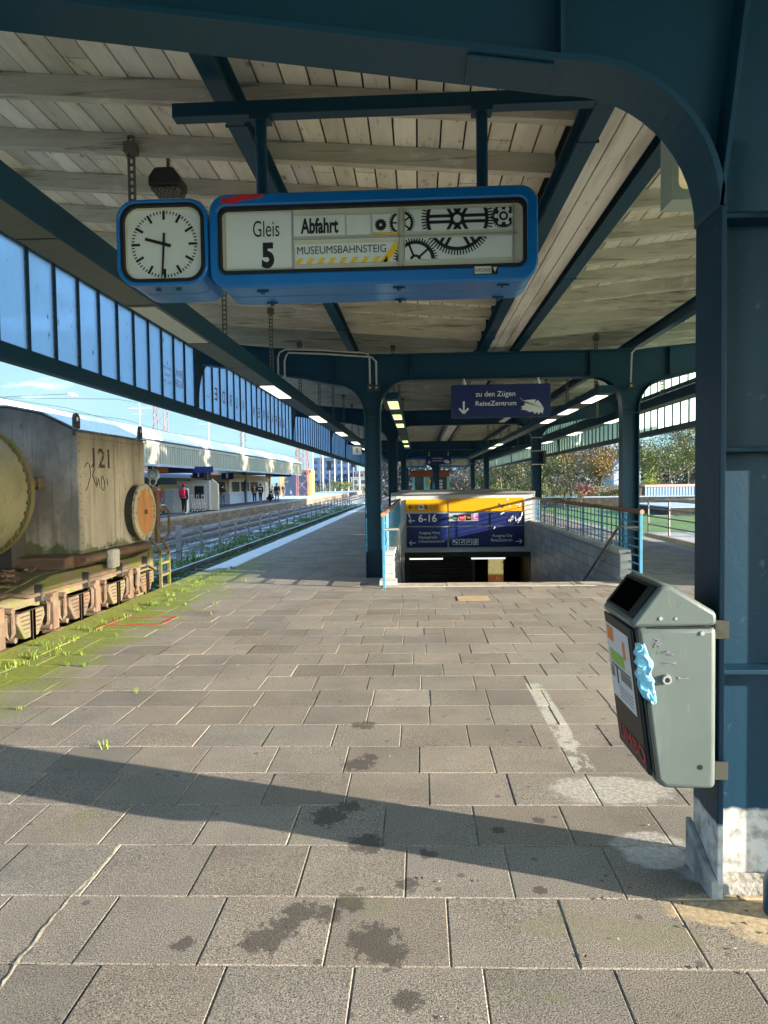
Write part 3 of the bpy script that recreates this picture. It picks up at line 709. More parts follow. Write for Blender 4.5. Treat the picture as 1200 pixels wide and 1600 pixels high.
polys.append(clip([(PX(596), PZ(404)), (PX(609), PZ(404)), (PX(633), PZ(374)), (PX(620), PZ(374))], PX(461), PX(624.5), PZ(404), PZ(373.5)))
flat(polys, M['yellow'], 'hazard_stripes', PY-.0055, sg)
def gear(u, v, R0, n, spokes, hub, rim, wins, holes=False, ph=0, sw=3.2):
    """gear print clipped to panel windows, px units of the board"""
    out = []
    quads = []
    P = lambda r, a: (u+r*math.cos(a), v-r*math.sin(a)); st = max(36, n)
    for i in range(st):
        a, c = 2*math.pi*i/st, 2*math.pi*(i+1)/st
        if holes:
            quads.append([P(0, a), P(R0*.86, a), P(R0*.86, c)])
        else: quads.append([P(R0*.86*(1-rim), a), P(R0*.87, a), P(R0*.87, c), P(R0*.86*(1-rim), c)])
        if not holes: quads.append([P(hub*.55, a), P(hub, a), P(hub, c), P(hub*.55, c)])
    for i in range(n):
        a = 2*math.pi*(i+ph)/n; w = 2*math.pi/n*.28
        quads.append([P(R0*.85, a-w), P(R0, a-w*.7), P(R0, a+w*.7), P(R0*.85, a+w)])
    for i in range(spokes):
        a = 2*math.pi*(i+.0)/spokes+ph*2; dx, dy = -math.sin(a)*sw/2, -math.cos(a)*sw/2
        for off in ((-1.0, 1.0) if sw > 4 else (0,)):
            ox, oy = (dx*off, dy*off); k = .55 if sw > 4 else 1
            p0, p1 = P(hub*.8, a), P(R0*.8, a)
            quads.append([(p0[0]+ox-dx*k, p0[1]+oy-dy*k), (p1[0]+ox-dx*k, p1[1]+oy-dy*k), (p1[0]+ox+dx*k, p1[1]+oy+dy*k), (p0[0]+ox+dx*k, p0[1]+oy+dy*k)])
    for q in quads:
        for (u0, u1, v0, v1) in wins: out.append(clip([(PX(x), PZ(y)) for x, y in q], PX(u0), PX(u1), PZ(v1), PZ(v0)))
    return [q for q in out if q]
W1, W2, W3, W4 = (586, 623.5, 330.5, 358), (636, 802.5, 325.5, 357.5), (461.5, 624.5, 373.5, 403.5), (636, 802.5, 369.5, 401.5)
g = gear(598, 347, 9.5, 18, 0, 4, .55, [W1])+gear(631, 345, 20.5, 34, 5, 6, .2, [W1, W2], ph=.3, sw=2.6)
g += gear(718, 341, 56, 72, 6, 11, .1, [W2, W4], sw=9)+gear(652, 403, 35, 48, 5, 9, .17, [W3, W4], ph=.35, sw=3.4)+gear(790, 339, 20, 30, 0, 7, .45, [W2])
flat(g, M['blackpaint'], 'gear_print', PY-.0058, sg)
hl = []
for a in range(6): hl.append([(PX(790+11.5*math.cos(a*1.047)+3.4*math.cos(t*.5236)), PZ(339+11.5*math.sin(a*1.047)+3.4*math.sin(t*.5236))) for t in range(12)])
flat(hl, M['panelwhite'], 'gear_holes', PY-.0064, sg)
b = MB(); b.prism([(-1.115,3.213),(-1.11,3.245),(-1.03,3.252),(-.99,3.262),(-.86,3.258),(-.87,3.243),(-.93,3.232),(-1.0,3.226),(-1.03,3.208)], 'Y', SY-.0015, SY+.001); b.build('red_paint_smear', M['red'], sg)
b = MB(); b.box(.325, SY-.003, 2.772, .462, SY+.001, 2.822); pl = b.build('maker_plate', M['black'], sg)
b = MB(); b.box(.330, SY-.005, 2.777, .424, SY-.0032, 2.817); b.build('plate_inlay', M['cream'], pl)
text('KRONE', (.334, .420, 2.786, 2.806), ('Y', SY-.0057), M['blackpaint'], pl, .0)
b = MB(); b.add([(.432, SY-.0045, 2.812), (.456, SY-.0045, 2.812), (.444, SY-.0045, 2.784)], [(0, 1, 2)]); b.build('plate_mark', M['cream'], pl)
# clock
ck = thing('station_clock', 'blue square platform clock with rounded corners showing half past nine, left of the departure board', 'clock', (-1.46, 4.25, 2.78))
cx, cz = -1.462, 3.008; hw, hh = .268, .246
b = MB(); o_ = rrect(cx-hw, cz-hh, cx+hw, cz+hh, .115, 10); i_ = rrect(cx-hw+.022, cz-hh+.022, cx+hw-.022, cz+hh-.022, .10, 10); ring(b, o_, i_, SY, SY+.05); b.build('front_frame', M['signblue'], ck, bevel=.008, smooth=True)
b = MB(); i2 = rrect(cx-hw+.042, cz-hh+.040, cx+hw-.042, cz+hh-.040, .085, 10); ring(b, i_, i2, SY+.004, SY+.05); b.build('rubber_seal', M['black'], ck, smooth=True)
b = MB(); b.prism(rrect(cx-hw+.004, cz-hh+.004, cx+hw-.004, cz+hh-.004, .115, 10), 'Y', SY+.052, SY+.20); b.prism(rrect(cx-hw+.004, cz-hh+.004, cx+hw-.004, cz+hh-.004, .115, 10), 'Y', SY+.204, SY+.42); b.build('housing', M['signblue'], ck, bevel=.008, smooth=True)
b = MB(); i3 = rrect(cx-hw+.052, cz-hh+.050, cx+hw-.052, cz+hh-.050, .075, 10); ring(b, i2, i3, SY+.03, SY+.05); b.build('cream_rim', M['cream'], ck)
b = MB(); b.box(cx-hw+.04, SY+.042, cz-hh+.04, cx+hw-.04, SY+.049, cz+hh-.04); b.build('dial', M['dial'], ck)
b = MB()
for i in range(60):
    a = R(i*6); big = i % 5 == 0; r1 = .195 if big or True else .19; r0 = r1-(.052 if big else .018); w = .0075 if big else .0035
    s_, c_ = math.sin(a), math.cos(a); k = 1.0
    vs = [(cx+r*s_+q*c_*w, SY+.040, cz+.985*(r*c_-q*s_*w)) for r, q in ((r0, -1), (r0, 1), (r1, 1), (r1, -1))]
    b.add(vs, [(0, 1, 2, 3)])
b.build('minute_marks', M['blackpaint'], ck)
def hand(name, ang, l0, l1, w0, w1, y):
    a = R(ang); s_, c_ = math.sin(a), math.cos(a); b = MB()
    pts = [(cx+r*s_+q*c_, cz+r*c_-q*s_) for r, q in ((-l0, -w0), (-l0, w0), (l1, w1), (l1, -w1))]
    b.prism(pts, 'Y', y, y+.003); b.build(name, M['blackpaint'], ck)
hand('hour_hand', 286, .042, .115, .009, .0085, SY+.033); hand('minute_hand', 183.5, .062, .178, .0065, .005, SY+.027)
b = MB(); b.tube([(cx+hw-.02, SY+.22, cz), (ox0+.02, SY+.22, cz)], .05, 12); b.build('joining_pipe', M['steel'], ck)
b = MB()
for x in (-1.52, -1.40): b.lathe((x, SY+.09, cz-hh+.002), 'Z', [(-.012, .014), (0, .016)], 10)
parts(b, 'latch', M['steel'], ck)
# loudspeaker
t = thing('loudspeaker', 'small dark loudspeaker with grille hung under the roof above the clock', 'loudspeaker', (-2.01, 5.76, 4.0))
b = MB(); b.prism([(-2.145,4.015),(-1.886,4.015),(-1.886,4.085),(-1.945,4.165),(-2.09,4.165),(-2.145,4.085)], 'Y', 5.65, 5.87); b.build('case', mat('speaker_case', lin(.03), .55), t, bevel=.02, smooth=True)
b = MB(); b.box(-2.13, 5.66, 3.985, -1.90, 5.86, 4.014); b.build('grille', mat('speaker_grille', (.16,.145,.115,1), .7, layers=[(lin(.015), 60, .5, .52, 1)]), t, bevel=.012)
b = MB(); b.tube([(-2.01, 5.76, 4.16), (-2.01, 5.76, zroof(-2.01)+.12)], .014, 6); b.build('hook', M['galv'], t)
# pale framed box behind the curved bracket, panel given a faint glow
t = thing('framed_box', 'pale green framed box with cream panel, half hidden behind the curved bracket', 'lamp', (1.65, 4.4, 3.1))
b = MB(); ring(b, rrect(1.51, 3.25, 1.87, 3.72, .01), rrect(1.55, 3.31, 1.83, 3.66, .04), 4.3, 4.34); b.box(1.512, 4.345, 3.252, 1.868, 4.5, 3.718); b.build('case', mat('pale_green_case', (.38,.46,.40,1), .45), t)
b = MB(); b.box(1.545, 4.315, 3.305, 1.835, 4.344, 3.665); b.build('lens', mat('cream_box_panel', (.72,.60,.33,1), .3, emit=(1,.8,.4,1), estr=.04), t)
b = MB(); b.tube([(1.67, 4.42, 3.72), (1.67, 4.42, 3.86)], .02, 8); b.build('hanger', M['galv'], t)
# ------------------------------------------------------------------ litter bin on the near column, blue rag
bn = thing('litter_bin', 'grey green metal litter bin with slanted hood, stickers and lock, mounted on the near column', 'litter bin', (1.0, 2.86, .45))
M['bin'] = mat('grey_green_bin_paint', (.105,.130,.120,1), .38, layers=[((.088,.11,.10,1), 2.5, .4, .7, .8), ((.22,.26,.24,1), (30,30,9), .64, .74, .5), ((.06,.07,.065,1), 14, .62, .74, .5), ((.16,.19,.17,1), (9,9,2), .55, .7, .5)], bump=.05, bscale=14, coat=.1)
M['bindark'] = mat('dark_bin_paint', (.014,.018,.020,1), .42, layers=[((.022,.026,.027,1), 4, .4, .7, .7)], spec=.15)
y0, y1 = 2.62, 3.02
b = MB(); b.prism([(1.09,.45),(.90,.45),(.868,.48),(.795,1.058),(1.09,1.058)], 'Y', y0, y1); b.build('body', M['bin'], bn, bevel=.022, smooth=True, seg=4)
b = MB(); b.prism([(.862,.492),(.790,1.05),(.778,1.05),(.845,.50)], 'Y', y0+.012, y1-.012); b.build('front_door', M['bindark'], bn, bevel=.006, smooth=True)
b = MB(); b.prism([(.780,1.052),(.780,1.075),(.885,1.212),(.925,1.212),(1.09,1.110),(1.09,1.062),(.776,1.058)][:6], 'Y', y0, y1); hd = b.build('hood', M['bin'], bn, bevel=.024, smooth=True, seg=4)
# dark slanted hood face; opening is a flat black panel painted as shade
d = Vector((.885-.780, 0, 1.212-1.075)); d.normalize(); nrm = Vector((-d.z, 0, d.x)); base = Vector((.780, 0, 1.075))
def hoodface(s0, s1, ya, yb, h0, h1):
    b = MB(); vs = []
    for h in (h0, h1):
        for s_, yy in ((s0, ya), (s1, ya), (s1, yb), (s0, yb)): q = base+d*s_+nrm*h; vs.append((q.x, yy, q.z))
    b.add(vs, [(0,1,2,3),(4,5,6,7),(0,1,5,4),(1,2,6,5),(2,3,7,6),(3,0,4,7)]); return b
hoodface(.012, .165, y0+.014, y1-.014, -.01, .006).build('hood_face', M['bindark'], bn, bevel=.012, smooth=True)
hoodface(.028, .148, y0+.085, y1-.055, -.008, .0075).build('opening', mat('bin_shade_black', lin(.002), 1, spec=0), bn)
b = MB(); b.box(.862, y0-.002, 1.056, 1.088, y0+.004, 1.060); b.prism([(.870,.49),(.876,.49),(.806,1.056),(.800,1.056)], 'Y', y0-.001, y0+.02); b.build('seam', M['black'], bn)
b = MB(); b.lathe((.905, y0, .865), 'Y', [(-.016,.010),(-.016,.0165),(-.006,.0185),(.004,.0185)], 18); lk = b.build('lock', M['alu'], bn, smooth=True)
b = MB(); b.add([(.9005, y0-.0165, .861), (.9105, y0-.0165, .861), (.9055, y0-.0165, .872)], [(0,1,2)]); b.lathe((.905, y0, .865), 'Y', [(-.0162,.0095),(-.0158,.0095)], 12); b.build('keyhole', M['black'], lk)
b = MB(); b.lathe((1.035, y0, 1.035), 'Y', [(-.004,.008),(.003,.009)], 12); b.lathe((.885, y0, 1.09), 'Y', [(-.003,.007),(.003,.008)], 12); b.lathe((.94, y0, 1.09), 'Y', [(-.003,.005),(.003,.006)], 12); parts(b, 'rivet', M['alu'], bn, smooth=True)
b = MB(); b.lathe((1.03, y0, .535), 'Y', [(-.001,.010),(.004,.010)], 12); b.build('drain_hole', M['black'], bn)
for z in (1.035, .50):
    b = MB(); b.box(1.088, 2.70, z-.035, 1.1175, 2.98, z+.035); b.build('mounting_bracket', mat('cream_bracket', (.24,.20,.135,1), .7, layers=[((.12,.09,.05,1), 20, .55, .7, .8)]), bn)
    b = MB(); b.box(1.098, 2.66, z-.03, 1.150, 2.672, z+.04); b.build('bracket_end', bpy.data.materials['cream_bracket'], bn, bevel=.003)
# sticker lies on the door plane
dd = Vector((.778-.845, 0, 1.05-.50)); dl = dd.length; dd.normalize(); dn = Vector((-dd.z, 0, dd.x))
def door(s0, s1, ya, yb, h):
    vs = []
    for s_, yy in ((s0, ya), (s1, ya), (s1, yb), (s0, yb)): q = Vector((.845, 0, .50))+dd*s_+dn*h; vs.append((q.x, yy, q.z))
    return vs
def dpatch(s0, s1, ya, yb, h, name, m, par):
    b = MB(); b.add(door(s0, s1, ya, yb, h), [(0,1,2,3)]); return b.build(name, m, par)
st = dpatch(.205, .515, y0+.055, y1-.03, .0022, 'sticker', mat('white_sticker', (.60,.62,.66,1), .45, layers=[((.5,.5,.55,1), 30, .5, .7, .5)]), bn)
OR = mat('orange_print', (.72,.20,.03,1), .5); GN = mat('green_print', (.25,.45,.06,1), .5); GY = mat('grey_print', lin(.16), .5)
dpatch(.445, .505, y1-.13, y1-.045, .003, 'orange_square', OR, st); dpatch(.405, .475, y0+.115, y0+.15, .003, 'orange_mark', OR, st); dpatch(.36, .41, y1-.25, y1-.06, .003, 'green_square', GN, st)
dpatch(.34, .352, y0+.08, y1-.06, .003, 'grey_bar', GY, st); dpatch(.302, .338, y0+.075, y0+.22, .003, 'grey_bar', GY, st); dpatch(.275, .35, y0+.26, y0+.28, .0032, 'grey_figure', M['blackpaint'], st); dpatch(.29, .335, y0+.31, y0+.36, .0032, 'grey_figure', GY, st)
for k in range(4): dpatch(.225+.014*k, .229+.014*k, y0+.08, y0+.26, .003, 'text_line', GY, st)
b = MB(); v, f = text_mesh('UMBO', .02); xm = max(p.x for p in v); ym = max(p.y for p in v)
def dpt(s_, yy, h): q = Vector((.845, 0, .50))+dd*s_+dn*h; return (q.x, yy, q.z)
b.add([dpt(.035+p.y/ym*.06, y1-.05-(p.x/xm)*.34, .0025) for p in v], f); b.build('red_lettering', mat('dark_red_print', (.35,.03,.03,1), .6), bn)
# violet scribble on the side
b = MB(); VI = mat('violet_marker', (.28,.22,.36,1), .6, layers=[((.2,.24,.22,1), 60, .45, .6, .9)])
rd = random.Random(3)
for (x, z, w, h) in ((.855,1.0,.035,.02),(.87,.965,.05,.004),(.905,.955,.03,.003),(.89,.925,.055,.004),(.945,.87,.05,.003)):
    for k in range(5): b.bar((x+rd.uniform(0,w*.3), y0-.0008, z+rd.uniform(-h,h)), (x+w*rd.uniform(.6,1), y0-.0008, z+rd.uniform(-h,h)), .0016, .003, up=(0,1,0))
b.build('scribble', VI, bn)
# blue plastic rag stuck in the door seam
def rag():
    V = []; F = []; rd = random.Random(5); nr, nc = 22, 9
    out = [(-.012,.012),(-.012,.016),(-.018,.018),(-.03,.02),(-.034,.022),(-.02,.026),(-.026,.034),(-.034,.036),(-.022,.034),(-.02,.026),(-.034,.022),(-.040,.022),(-.038,.03),(-.03,.032),(-.03,.028),(-.026,.03),(-.024,.03),(-.02,.03),(-.016,.03),(-.006,.03),(.006,.03),(.012,.026)]
    for i in range(nr):
        z = 1.0-.225*i/(nr-1); xs = .803+(1.058-z)*.124; a, c = out[i]
        for j in range(nc):
            t = j/(nc-1); off = a+(c-a)*t
            yy = y0-.004-.014*abs(math.sin(t*9+i*.7))*mnoise.noise((i*.35, t*3, 0))-.006
            x = xs+off
            if off < -.004: yy = y0-.004+(-off-.004)*.55; x = xs-.014+off*.35
            V.append((x, yy+.01*mnoise.noise((i*.5, j*.8, 2)), z+.012*mnoise.noise((t*4, i*.3, 5))))
    for i in range(nr-1):
        for j in range(nc-1): F.append((i*nc+j, i*nc+j+1, (i+1)*nc+j+1, (i+1)*nc+j))
    b = MB(); b.add(V, F); m = mat('blue_film', (.20,.53,.70,1), .3, layers=[((.50,.70,.76,1), 40, .5, .65, .8)]); o = b.build('plastic_rag', m, None, smooth=True, ang=25)
    so = o.modifiers.new('thick', 'SOLIDIFY'); so.thickness = .0015
    tag(o, 'crumpled pale blue plastic rag stuck in the seam of the litter bin', 'rag')
rag()
# downpipe beside the near column
t = thing('downpipe', 'dark blue downpipe with collar at the right edge beside the near column', 'downpipe', (1.47, 2.60, 0))
b = MB(); b.tube([(1.312, 2.60, 0), (1.312, 2.60, 2.9)], .032, 14); b.build('pipe', M['steel'], t, smooth=True)
b = MB(); b.lathe((1.312, 2.60, 0), 'Z', [(0, .055), (.12, .055), (.16, .036)], 16); b.build('collar', M['steel'], t, smooth=True)
# ------------------------------------------------------------------ stairwell
def tiles():
    k = N('grey_wall_tiles'); b = k.b; b.inputs['Roughness'].default_value = .35
    sx = k.n.new('ShaderNodeCombineXYZ'); k.L(k.math('MULTIPLY', k.xyz.outputs['Y'], 1.0), sx.inputs[0]); k.L(k.xyz.outputs['Z'], sx.inputs[1])
    br = k.n.new('ShaderNodeTexBrick'); br.inputs['Scale'].default_value = 1; br.inputs['Brick Width'].default_value = .42; br.inputs['Row Height'].default_value = .2; br.inputs['Mortar Size'].default_value = .006; br.offset = 0
    br.inputs['Color1'].default_value = (.26,.29,.31,1); br.inputs['Color2'].default_value = (.40,.46,.50,1); br.inputs['Mortar'].default_value = lin(.03); br.inputs['Bias'].default_value = -.35
    k.L(sx.outputs[0], br.inputs['Vector']); c = k.mix(k.rng(k.noise(3), .4, .7, 0, .35), br.outputs['Color'], (.18,.19,.19,1))
    k.L(c, b.inputs['Base Color']); return k.m
M['tiles'] = tiles()
M['stone'] = mat('pale_stone_coping', (.48,.47,.43,1), .8, layers=[((.30,.29,.26,1), 7, .45, .7, .8)], bump=.2)
M['portal'] = mat('pale_portal_render', (.52,.55,.55,1), .6, layers=[((.40,.42,.41,1), 2, .45, .7, .7)])
M['railblue'] = mat('light_blue_rail_paint', (.07,.26,.40,1), .4, layers=[((.05,.18,.30,1), 10, .5, .7, .7)])
M['handwood'] = mat('varnished_handrail', (.20,.085,.05,1), .45, layers=[((.12,.05,.035,1), (4,1,9), .4, .7, .8)])
M['endwood'] = mat('worn_wood_end', (.48,.24,.13,1), .6)
for sgn, X0, X1, lbl in ((1, 3.19, 3.34, 'right'), (-1, -.57, -.42, 'left')):
    t = thing('stair_parapet', 'grey tiled %s parapet wall of the stairwell with stone coping' % lbl, 'parapet wall', ((X0+X1)/2, 16, -2))
    b = MB(); b.box(X0, 11.35, -4, X1, 20.3, .44); b.build('tiled_wall', M['tiles'], t)
    b = MB(); y = 11.33
    while y < 20.25: b.box(X0-.02, y, .441, X1+.02, min(y+1.2, 20.3)-.006, .50); y += 1.2
    b.build('coping', M['stone'], t, bevel=.006)
    b = MB()
    for k in range(3): b.box(X0-.012, 11.27, .004+k*.146, X1+.012, 11.348, .145+k*.146)
    b.box(X0-.06, 10.95, .004, X1+.06, 11.268, .075)
    parts(b, 'end_stone', M['stone'], t, bevel=.006)
    Xr = (X0+X1)/2+sgn*.045
    r_ = thing('stair_railing', 'light blue %s stair railing with crossed bars and brown wooden top rail' % lbl, 'railing', (Xr, 15, .5))
    b = MB(); b.tube([(Xr, 10.62, 1.13), (Xr, 20.3, 1.13)], .036, 12); b.build('top_rail', M['handwood'], r_, smooth=True)
    b = MB(); b.lathe((Xr, 10.62, 1.13), 'Y', [(-.012, .034), (.001, .0365)], 12); b.build('rail_end', M['endwood'], r_, smooth=True)
    pys = [10.68]+[11.5+1.45*k for k in range(7)]
    for i, py in enumerate(pys):
        hw_ = .022 if i in (0,) else .011
        b = MB(); b.box(Xr-hw_, py-hw_, 0 if i == 0 else .5, Xr+hw_, py+hw_, 1.10); b.build('post', M['railblue'], r_, bevel=.004)
    b = MB()
    for k in range(7):
        z = .20+.128*k
        if z < .5: b.tube([(Xr, 10.68, z), (Xr, 11.34, z)], .010, 6)
        else: b.tube([(Xr, 10.68, z), (Xr, 20.28, z)], .010, 6)
    b.build('horizontal_bars', M['railblue'], r_, smooth=True)
    b = MB(); y = 11.45
    while y < 20.2: b.tube([(Xr+.012, y, .50), (Xr+.012, y, 1.1)], .010, 6); y += .29
    b.build('vertical_bars', M['railblue'], r_, smooth=True)
    h = thing('handrail', 'tubular steel handrail sloping down the %s stairwell wall' % lbl, 'handrail', (Xr-sgn*.16, 12, .5))
    xh = (X0-.09) if sgn > 0 else (X1+.09)
    b = MB(); pts = [(Xr, 10.70, .90), (xh, 10.75, .90), (xh, 11.05, .88), (xh, 11.2, .83), (xh, 18.6, -2.87)]
    b.tube(pts, .022, 10); b.build('tube', M['steelgrey'], h, smooth=True)
    for k in range(4):
        yy = 12.2+1.9*k; zz = .83-(yy-11.2)*.5
        b = MB(); b.tube([(xh, yy, zz-.02), (xh, yy, zz-.09), (X0 if sgn > 0 else X1, yy, zz-.09)], .009, 6); b.build('wall_bracket', M['steelgrey'], h)
# steps, floor, passage
b = MB()
for k in range(20):
    y = STY0+.32*k; z = -.165*k
    b.box(STX0+.002, y, z-.6, STX1-.002, y+.325, z-.002 if k else -.001)
b.box(STX0, STY0-.02, -.5, STX1, STY0+.0, -.002)
b.build('stairs', mat('granite_steps', (.22,.20,.18,1), .8, layers=[((.32,.30,.27,1), 90, .5, .65, .7)]), kind='structure')
b = MB()
for k in range(4):
    xa = STX0-.13+k*.97; b.box(xa+.003, STY0-.10+.012*k, -.05, xa+.967, STY0+.29+.012*k, .010+.003*(k % 2))
b.build('stair_edge', mat('pale_stair_edge', (.40,.35,.28,1), .85, layers=[((.25,.21,.17,1), 6, .45, .65, .8)]), kind='structure', bevel=.006)
b = MB(); b.box(-.56, 17, -3.6, 3.33, 34, -3.3); b.build('underpass_floor', M['joint'], kind='structure')
pt = thing('stair_portal', 'pale sign wall over the underpass entrance carrying yellow and navy direction boards', 'portal wall', (XC, 20.4, -.4))
PYF = 20.30
b = MB(); b.box(-.66, PYF, -.40, 3.25, PYF+.22, 1.27); b.build('wall', M['portal'], pt, bevel=.01)
b = MB(); b.box(-.80, PYF-.06, 1.272, 3.32, PYF+.8, 1.33); b.box(-.55, PYF+.2, 1.331, 2.7, PYF+.7, 1.40); b.build('cap', mat('grey_flashing', (.20,.20,.20,1), .6, layers=[((.35,.35,.35,1), (1,8,8), .5, .7, .7)]), pt, bevel=.006)
b = MB(); b.box(-.80, PYF, .5, -.665, PYF+.22, 1.27); b.box(3.255, PYF, .5, 3.32, PYF+.22, 1.27); parts(b, 'side_pier', mat('grey_pier', (.33,.35,.37,1), .6), pt)
b = MB(); b.box(-.56, PYF+.01, -.55, 3.33, PYF+.3, -.402); b.build('lintel', mat('dark_lintel', lin(.035), .7), pt)
def SX(u): return -.353+(u-635)*(2.996+.353)/(818-635)
def SZ(v): return 1.105-(v-782)*(1.105+.245)/(855-782)
gx = lambda x: 600+x/4.615; gz = lambda y: 760+y/4.615-0
# boards measured on the enlarged picture
def board(name, lbl, x0, x1, y0_, y1_, m):
    t = thing(name, lbl, 'direction sign', (SX(gx(x0)), PYF-.03, SZ(gz(y1_))), 'direction boards on the stair portal')
    b = MB(); b.box(SX(gx(x0)), PYF-.045, SZ(gz(y1_)), SX(gx(x1)), PYF-.004, SZ(gz(y0_))); b.build('panel', m, t, bevel=.004); return t
def stext(t, s, x0, x1, y0_, y1_, m='white', bold=.0): return text(s, (SX(gx(x0)), SX(gx(x1)), SZ(gz(y1_)), SZ(gz(y0_))), ('Y', PYF-.049), M[m], t, bold)
def arrow(t, xc_, yc_, w, h, m, dirx, y=None, fx=None, fz=None, th=.022):
    fx = fx or (lambda q: SX(gx(q))); fz = fz or (lambda q: SZ(gz(q))); y = PYF-.049 if y is None else y
    b = MB(); s = dirx; tip = (fx(xc_+s*w/2), fz(yc_)); tail = (fx(xc_-s*w/2), fz(yc_)); L_ = abs(fz(yc_-h/2)-fz(yc_))
    dx = (1 if s > 0 else -1)
    b.bar((tail[0], y, tail[1]), (tip[0], y, tip[1]), .003, th, up=(0,0,1))
    for q in (-1, 1): b.bar((tip[0], y, tip[1]), (tip[0]-dx*L_, y, tip[1]+q*L_), .003, th, up=(0,0,1))
    b.build('arrow', m, t)
s1 = board('direction_sign', 'small yellow board with arrow and facility pictograms, left end of the portal', 157, 456, 96, 186, M['amber'])
arrow(s1, 195, 149, 34, 34, M['blackpaint'], -1)
for x0, x1, m in ((224, 244, 'red'), (250, 286, 'white')):
    b = MB(); b.box(SX(gx(x0)), PYF-.0495, SZ(gz(165)), SX(gx(x1)), PYF-.0465, SZ(gz(132))); b.build('pictogram', M[m] if m != 'red' else OR, s1)
b = MB(); b.box(SX(gx(256)), PYF-.052, SZ(gz(160)), SX(gx(280)), PYF-.0497, SZ(gz(136))); b.build('pictogram', M['signblue'], s1)
b = MB(); b.tube([(SX(gx(304)), PYF-.05, SZ(gz(135))), (SX(gx(300)), PYF-.05, SZ(gz(150))), (SX(gx(312)), PYF-.05, SZ(gz(166)))], .018, 6); b.build('phone_pictogram', M['blackpaint'], s1)
AM2 = mat('dark_amber_line', (.45,.22,.02,1), .6)
b = MB(); ring(b, [(SX(gx(x)), SZ(gz(y))) for x, y in ((338,168),(384,168),(384,126),(338,126))], [(SX(gx(x)), SZ(gz(y))) for x, y in ((341,165),(381,165),(381,129),(341,129))], PYF-.049, PYF-.046); b.build('pictogram_frame', AM2, s1)
text('WC', (SX(gx(346)), SX(gx(374)), SZ(gz(161)), SZ(gz(150))), ('Y', PYF-.049), AM2, s1)
s2 = board('direction_sign', 'wide yellow board with a faded right arrow at the top of the portal', 466, 1009, 90, 184, M['amber'])
arrow(s2, 968, 140, 40, 34, M['panelwhite'], 1)
b = MB(); rd = random.Random(8)
for (x, y, w, h) in ((845,150,14,30),(838,132,12,8),(868,145,20,10),(890,140,16,14),(892,103,20,10),(905,150,10,8)):
    b.prism([(SX(gx(x+w*math.cos(a)*rd.uniform(.4,.8))), SZ(gz(y+h*.7*math.sin(a)*rd.uniform(.5,1)))) for a in [k*.785 for k in range(8)]], 'Y', PYF-.049, PYF-.0462)
b.build('scratched_pictogram', M['panelwhite'], s2)
b = MB()
for (xa, ya, xb, yb) in ((838,128,842,150),(840,150,858,160),(846,140,870,148),(836,158,838,150)): b.bar((SX(gx(xa)), PYF-.051, SZ(gz(ya))), (SX(gx(xb)), PYF-.051, SZ(gz(yb))), .004, .03)
b.build('pictogram', M['blackpaint'], s2)
s3 = board('direction_sign', 'navy board with white arrow and platform numbers 6 to 16', 161, 456, 196, 286, M['navy'])
stext(s3, '6-16', 248, 380, 203, 258, bold=.01); arrow(s3, 200, 248, 44, 34, M['white'], -1)
b = MB(); b.prism([(SX(gx(x)), SZ(gz(y))) for x, y in ((170,196),(186,205),(190,230),(180,222))], 'Y', PYF-.049, PYF-.0462); b.build('scratch', M['chalk'], s3)
s4 = board('direction_sign', 'navy board with round and square transport pictograms and white scratches', 466, 1009, 192, 284, M['navy'])
b = MB(); b.box(SX(gx(467)), PYF-.049, SZ(gz(253)), SX(gx(679)), PYF-.0462, SZ(gz(195))); gp = b.build('grey_field', mat('pale_grey_field', lin(.42), .5), s4)
for x0, x1, m, s_ in ((492,536,'teal','Bus'),(541,583,'redp','Tram'),(589,630,'blackpaint','Taxi'),(637,678,'viol','')):
    mm = M[m] if m in M else mat(m+'_print', {'teal': (.01,.13,.17,1), 'redp': (.62,.015,.06,1), 'viol': (.42,.12,.36,1)}[m], .5)
    b = MB(); xa, xb, za, zb = SX(gx(x0)), SX(gx(x1)), SZ(gz(249)), SZ(gz(206))
    if s_ == 'Bus': b.lathe(((xa+xb)/2, PYF-.0515, (za+zb)/2), 'Y', [(0, (xb-xa)/2), (.002, (xb-xa)/2)], 20)
    else: b.box(xa, PYF-.0515, za, xb, PYF-.0495, zb)
    q = b.build('pictogram', mm, gp)
    if s_: text(s_, (xa+(xb-xa)*.15, xb-(xb-xa)*.15, za+(zb-za)*.36, zb-(zb-za)*.36), ('Y', PYF-.0525), M['yellow'] if s_ == 'Taxi' else M['white'], q)
    else:
        b = MB()
        for k in range(4): b.box(xa+.03, PYF-.0525, za+.05+k*.045, xb-.05-.03*(k % 2), PYF-.0517, za+.068+k*.045)
        b.build('pictogram_lines', M['white'], q)
b = MB(); rd = random.Random(12); px = 900; pts = [(895,255),(915,220),(905,262),(930,215),(920,250),(945,225),(950,262),(965,240),(960,275),(975,235),(985,225),(970,255)]
b.tube([(SX(gx(x)), PYF-.0475, SZ(gz(y))) for x, y in pts], .022, 5)
for q in ([(838,206),(866,192)], [(993,194),(988,222)]): b.tube([(SX(gx(x)), PYF-.0475, SZ(gz(y))) for x, y in q], .02, 5)
b.build('scribble', M['chalk'], s4)
s5 = board('direction_sign', 'navy board naming exit west in three lines with left arrow', 162, 456, 294, 441, M['navy'])
stext(s5, 'Ausgang West', 249, 402, 325, 350); stext(s5, 'Hansastraße', 249, 382, 355, 378); stext(s5, 'Industriemuseum', 249, 434, 385, 406); arrow(s5, 203, 407, 46, 34, M['white'], -1)
s6 = board('direction_sign', 'wide navy board naming exit city with four pictograms, bottom right of the portal', 468, 1009, 292, 439, M['navy'])
